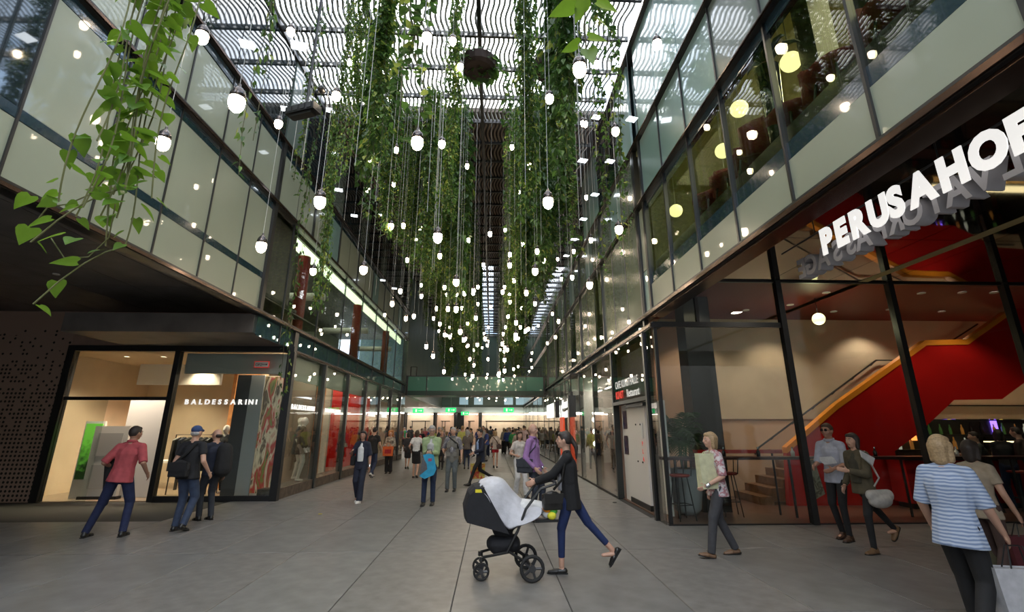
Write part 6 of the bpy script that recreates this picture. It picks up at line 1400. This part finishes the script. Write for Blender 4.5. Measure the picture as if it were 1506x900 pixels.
for k in range(13):
    cx0, cy0 = r3.uniform(-.19, .24), r3.uniform(-.22, .22)
    zend = at(200, r3.choice([340, 360, 300, 330, 260, 375, 310]), d=2.75).z
    zz = 6.2; pts = []; ph = r3.uniform(0, 6)
    while zz > zend: pts.append(V((o0.x+cx0+.035*math.sin(zz*4+ph)+(-.02)*(4.6-zz), o0.y+cy0+.035*math.cos(zz*3+ph), zz))); zz -= .095
    if k < 2:   # trailing ends swing outward to the left
        for j in range(1, 5): pts.append(pts[-1]+V((-.075, -.03, -.02-.03*j)))
    base = V((o0.x, o0.y, ZR-.1)); b = MB().tube([p_-base for p_ in pts], .0045, 5); b.tube([pts[0]-base, V((cx0, cy0, 0))], .0045, 4); b.build('stem', mat('green_stem', (.13, .13, .045), .6), vt)
    d_ = 0
    for j in range(3, len(pts)-0, 1):
        if r3.random() < .88:
            me = r3.choice(HL); o = obj('leaf', me, vt); a = r3.uniform(0, 360); o.location = pts[j]-base+V((math.cos(R(a))*.03, math.sin(R(a))*.03, 0)); sc_ = r3.uniform(.6, 1.15); o.scale = (sc_,)*3
            o.rotation_euler = (R(r3.uniform(-60, 5)), R(r3.uniform(-30, 30)), R(a-90))
for px, py, s_, rz in ((45, 335, 1.25, 60), (90, 345, 1.2, 150), (45, 288, 1.1, 80), (85, 283, .9, 100), (110, 350, 1.0, 200), (78, 290, .8, 240)):
    q = at(px, py, d=2.7); o = obj('leaf', HL[0], vt, q-V((o0.x, o0.y, ZR-.1))); o.scale = (s_,)*3; o.rotation_euler = (R(-35), 0, R(rz))
b = MB(); base = V((o0.x, o0.y, ZR-.1)); b.tube([at(x_, y_, d=2.72)-base for x_, y_ in ((165, 250), (135, 285), (100, 300), (70, 305), (50, 330))], .004, 5); b.tube([at(x_, y_, d=2.72)-base for x_, y_ in ((170, 300), (160, 350), (130, 378), (95, 380), (75, 350))], .004, 5)
b.build('stem', mat('green_stem', (.13, .13, .045), .6), vt)
# big leaves near the top right
o1 = at(862, 60, d=3.6); v2 = thing('hanging_vine', 'vine with a few very large leaves near the top right', 'plant', (o1.x, o1.y, ZR-.1))
BL = heart('leaf', .12, .17, M_heart3); base = V((o1.x, o1.y, ZR-.1)); MB().tube([(0, 0, 0), at(862, -60, d=3.6)-base, at(860, 30, d=3.6)-base, at(863, 100, d=3.6)-base], .006, 5).build('stem', M_stem, v2)
for px, py, s_, rx, rz in ((865, 72, 1.05, -75, 170), (850, 66, 1.0, -30, 95), (866, 55, .9, -20, 250), (845, 8, 1.3, -20, 80), (878, 2, 1.1, -30, 260), (860, 0, 1.0, -40, 20), (880, 30, .8, -50, 230)):
    q = at(px, py, d=3.55); o = obj('leaf', BL, v2, q-base); o.scale = (s_,)*3; o.rotation_euler = (R(rx), R(10), R(rz))

# ================================================================== small things, text to mesh
o = MB().box(-.035, .035, -.02, .02, 0, .006).build('leaf_litter', mat('yellow_leaf', (.6, .5, .05), .6), None, loc=at(471, 756, z=.001)); tag(o, 'small yellow leaf lying on the paving at left', 'leaf')
o = MB().lathe([(.05, 0), (.05, .008), (.03, .012)], 12).build('floor_drain', M_black, None, loc=at(904, 739, z=.0)); tag(o, 'small round black cap set in the paving near the side entrance', 'drain')
bake()
bpy.context.view_layer.update(); dg = bpy.context.evaluated_depsgraph_get()
for o in [o for o in D.objects if o.type == 'FONT']:
    me = D.meshes.new_from_object(o.evaluated_get(dg)); n = o.name.split('.')[0]
    c = D.objects.new(n, me); C.objects.link(c); c.parent = o.parent; c.matrix_parent_inverse = o.matrix_parent_inverse.copy(); c.matrix_basis = o.matrix_basis.copy()
    for ch in list(o.children): ch.parent = c
    for k_ in o.keys(): 
        if k_ in ('label', 'category', 'group'): c[k_] = o[k_]
    D.objects.remove(o)
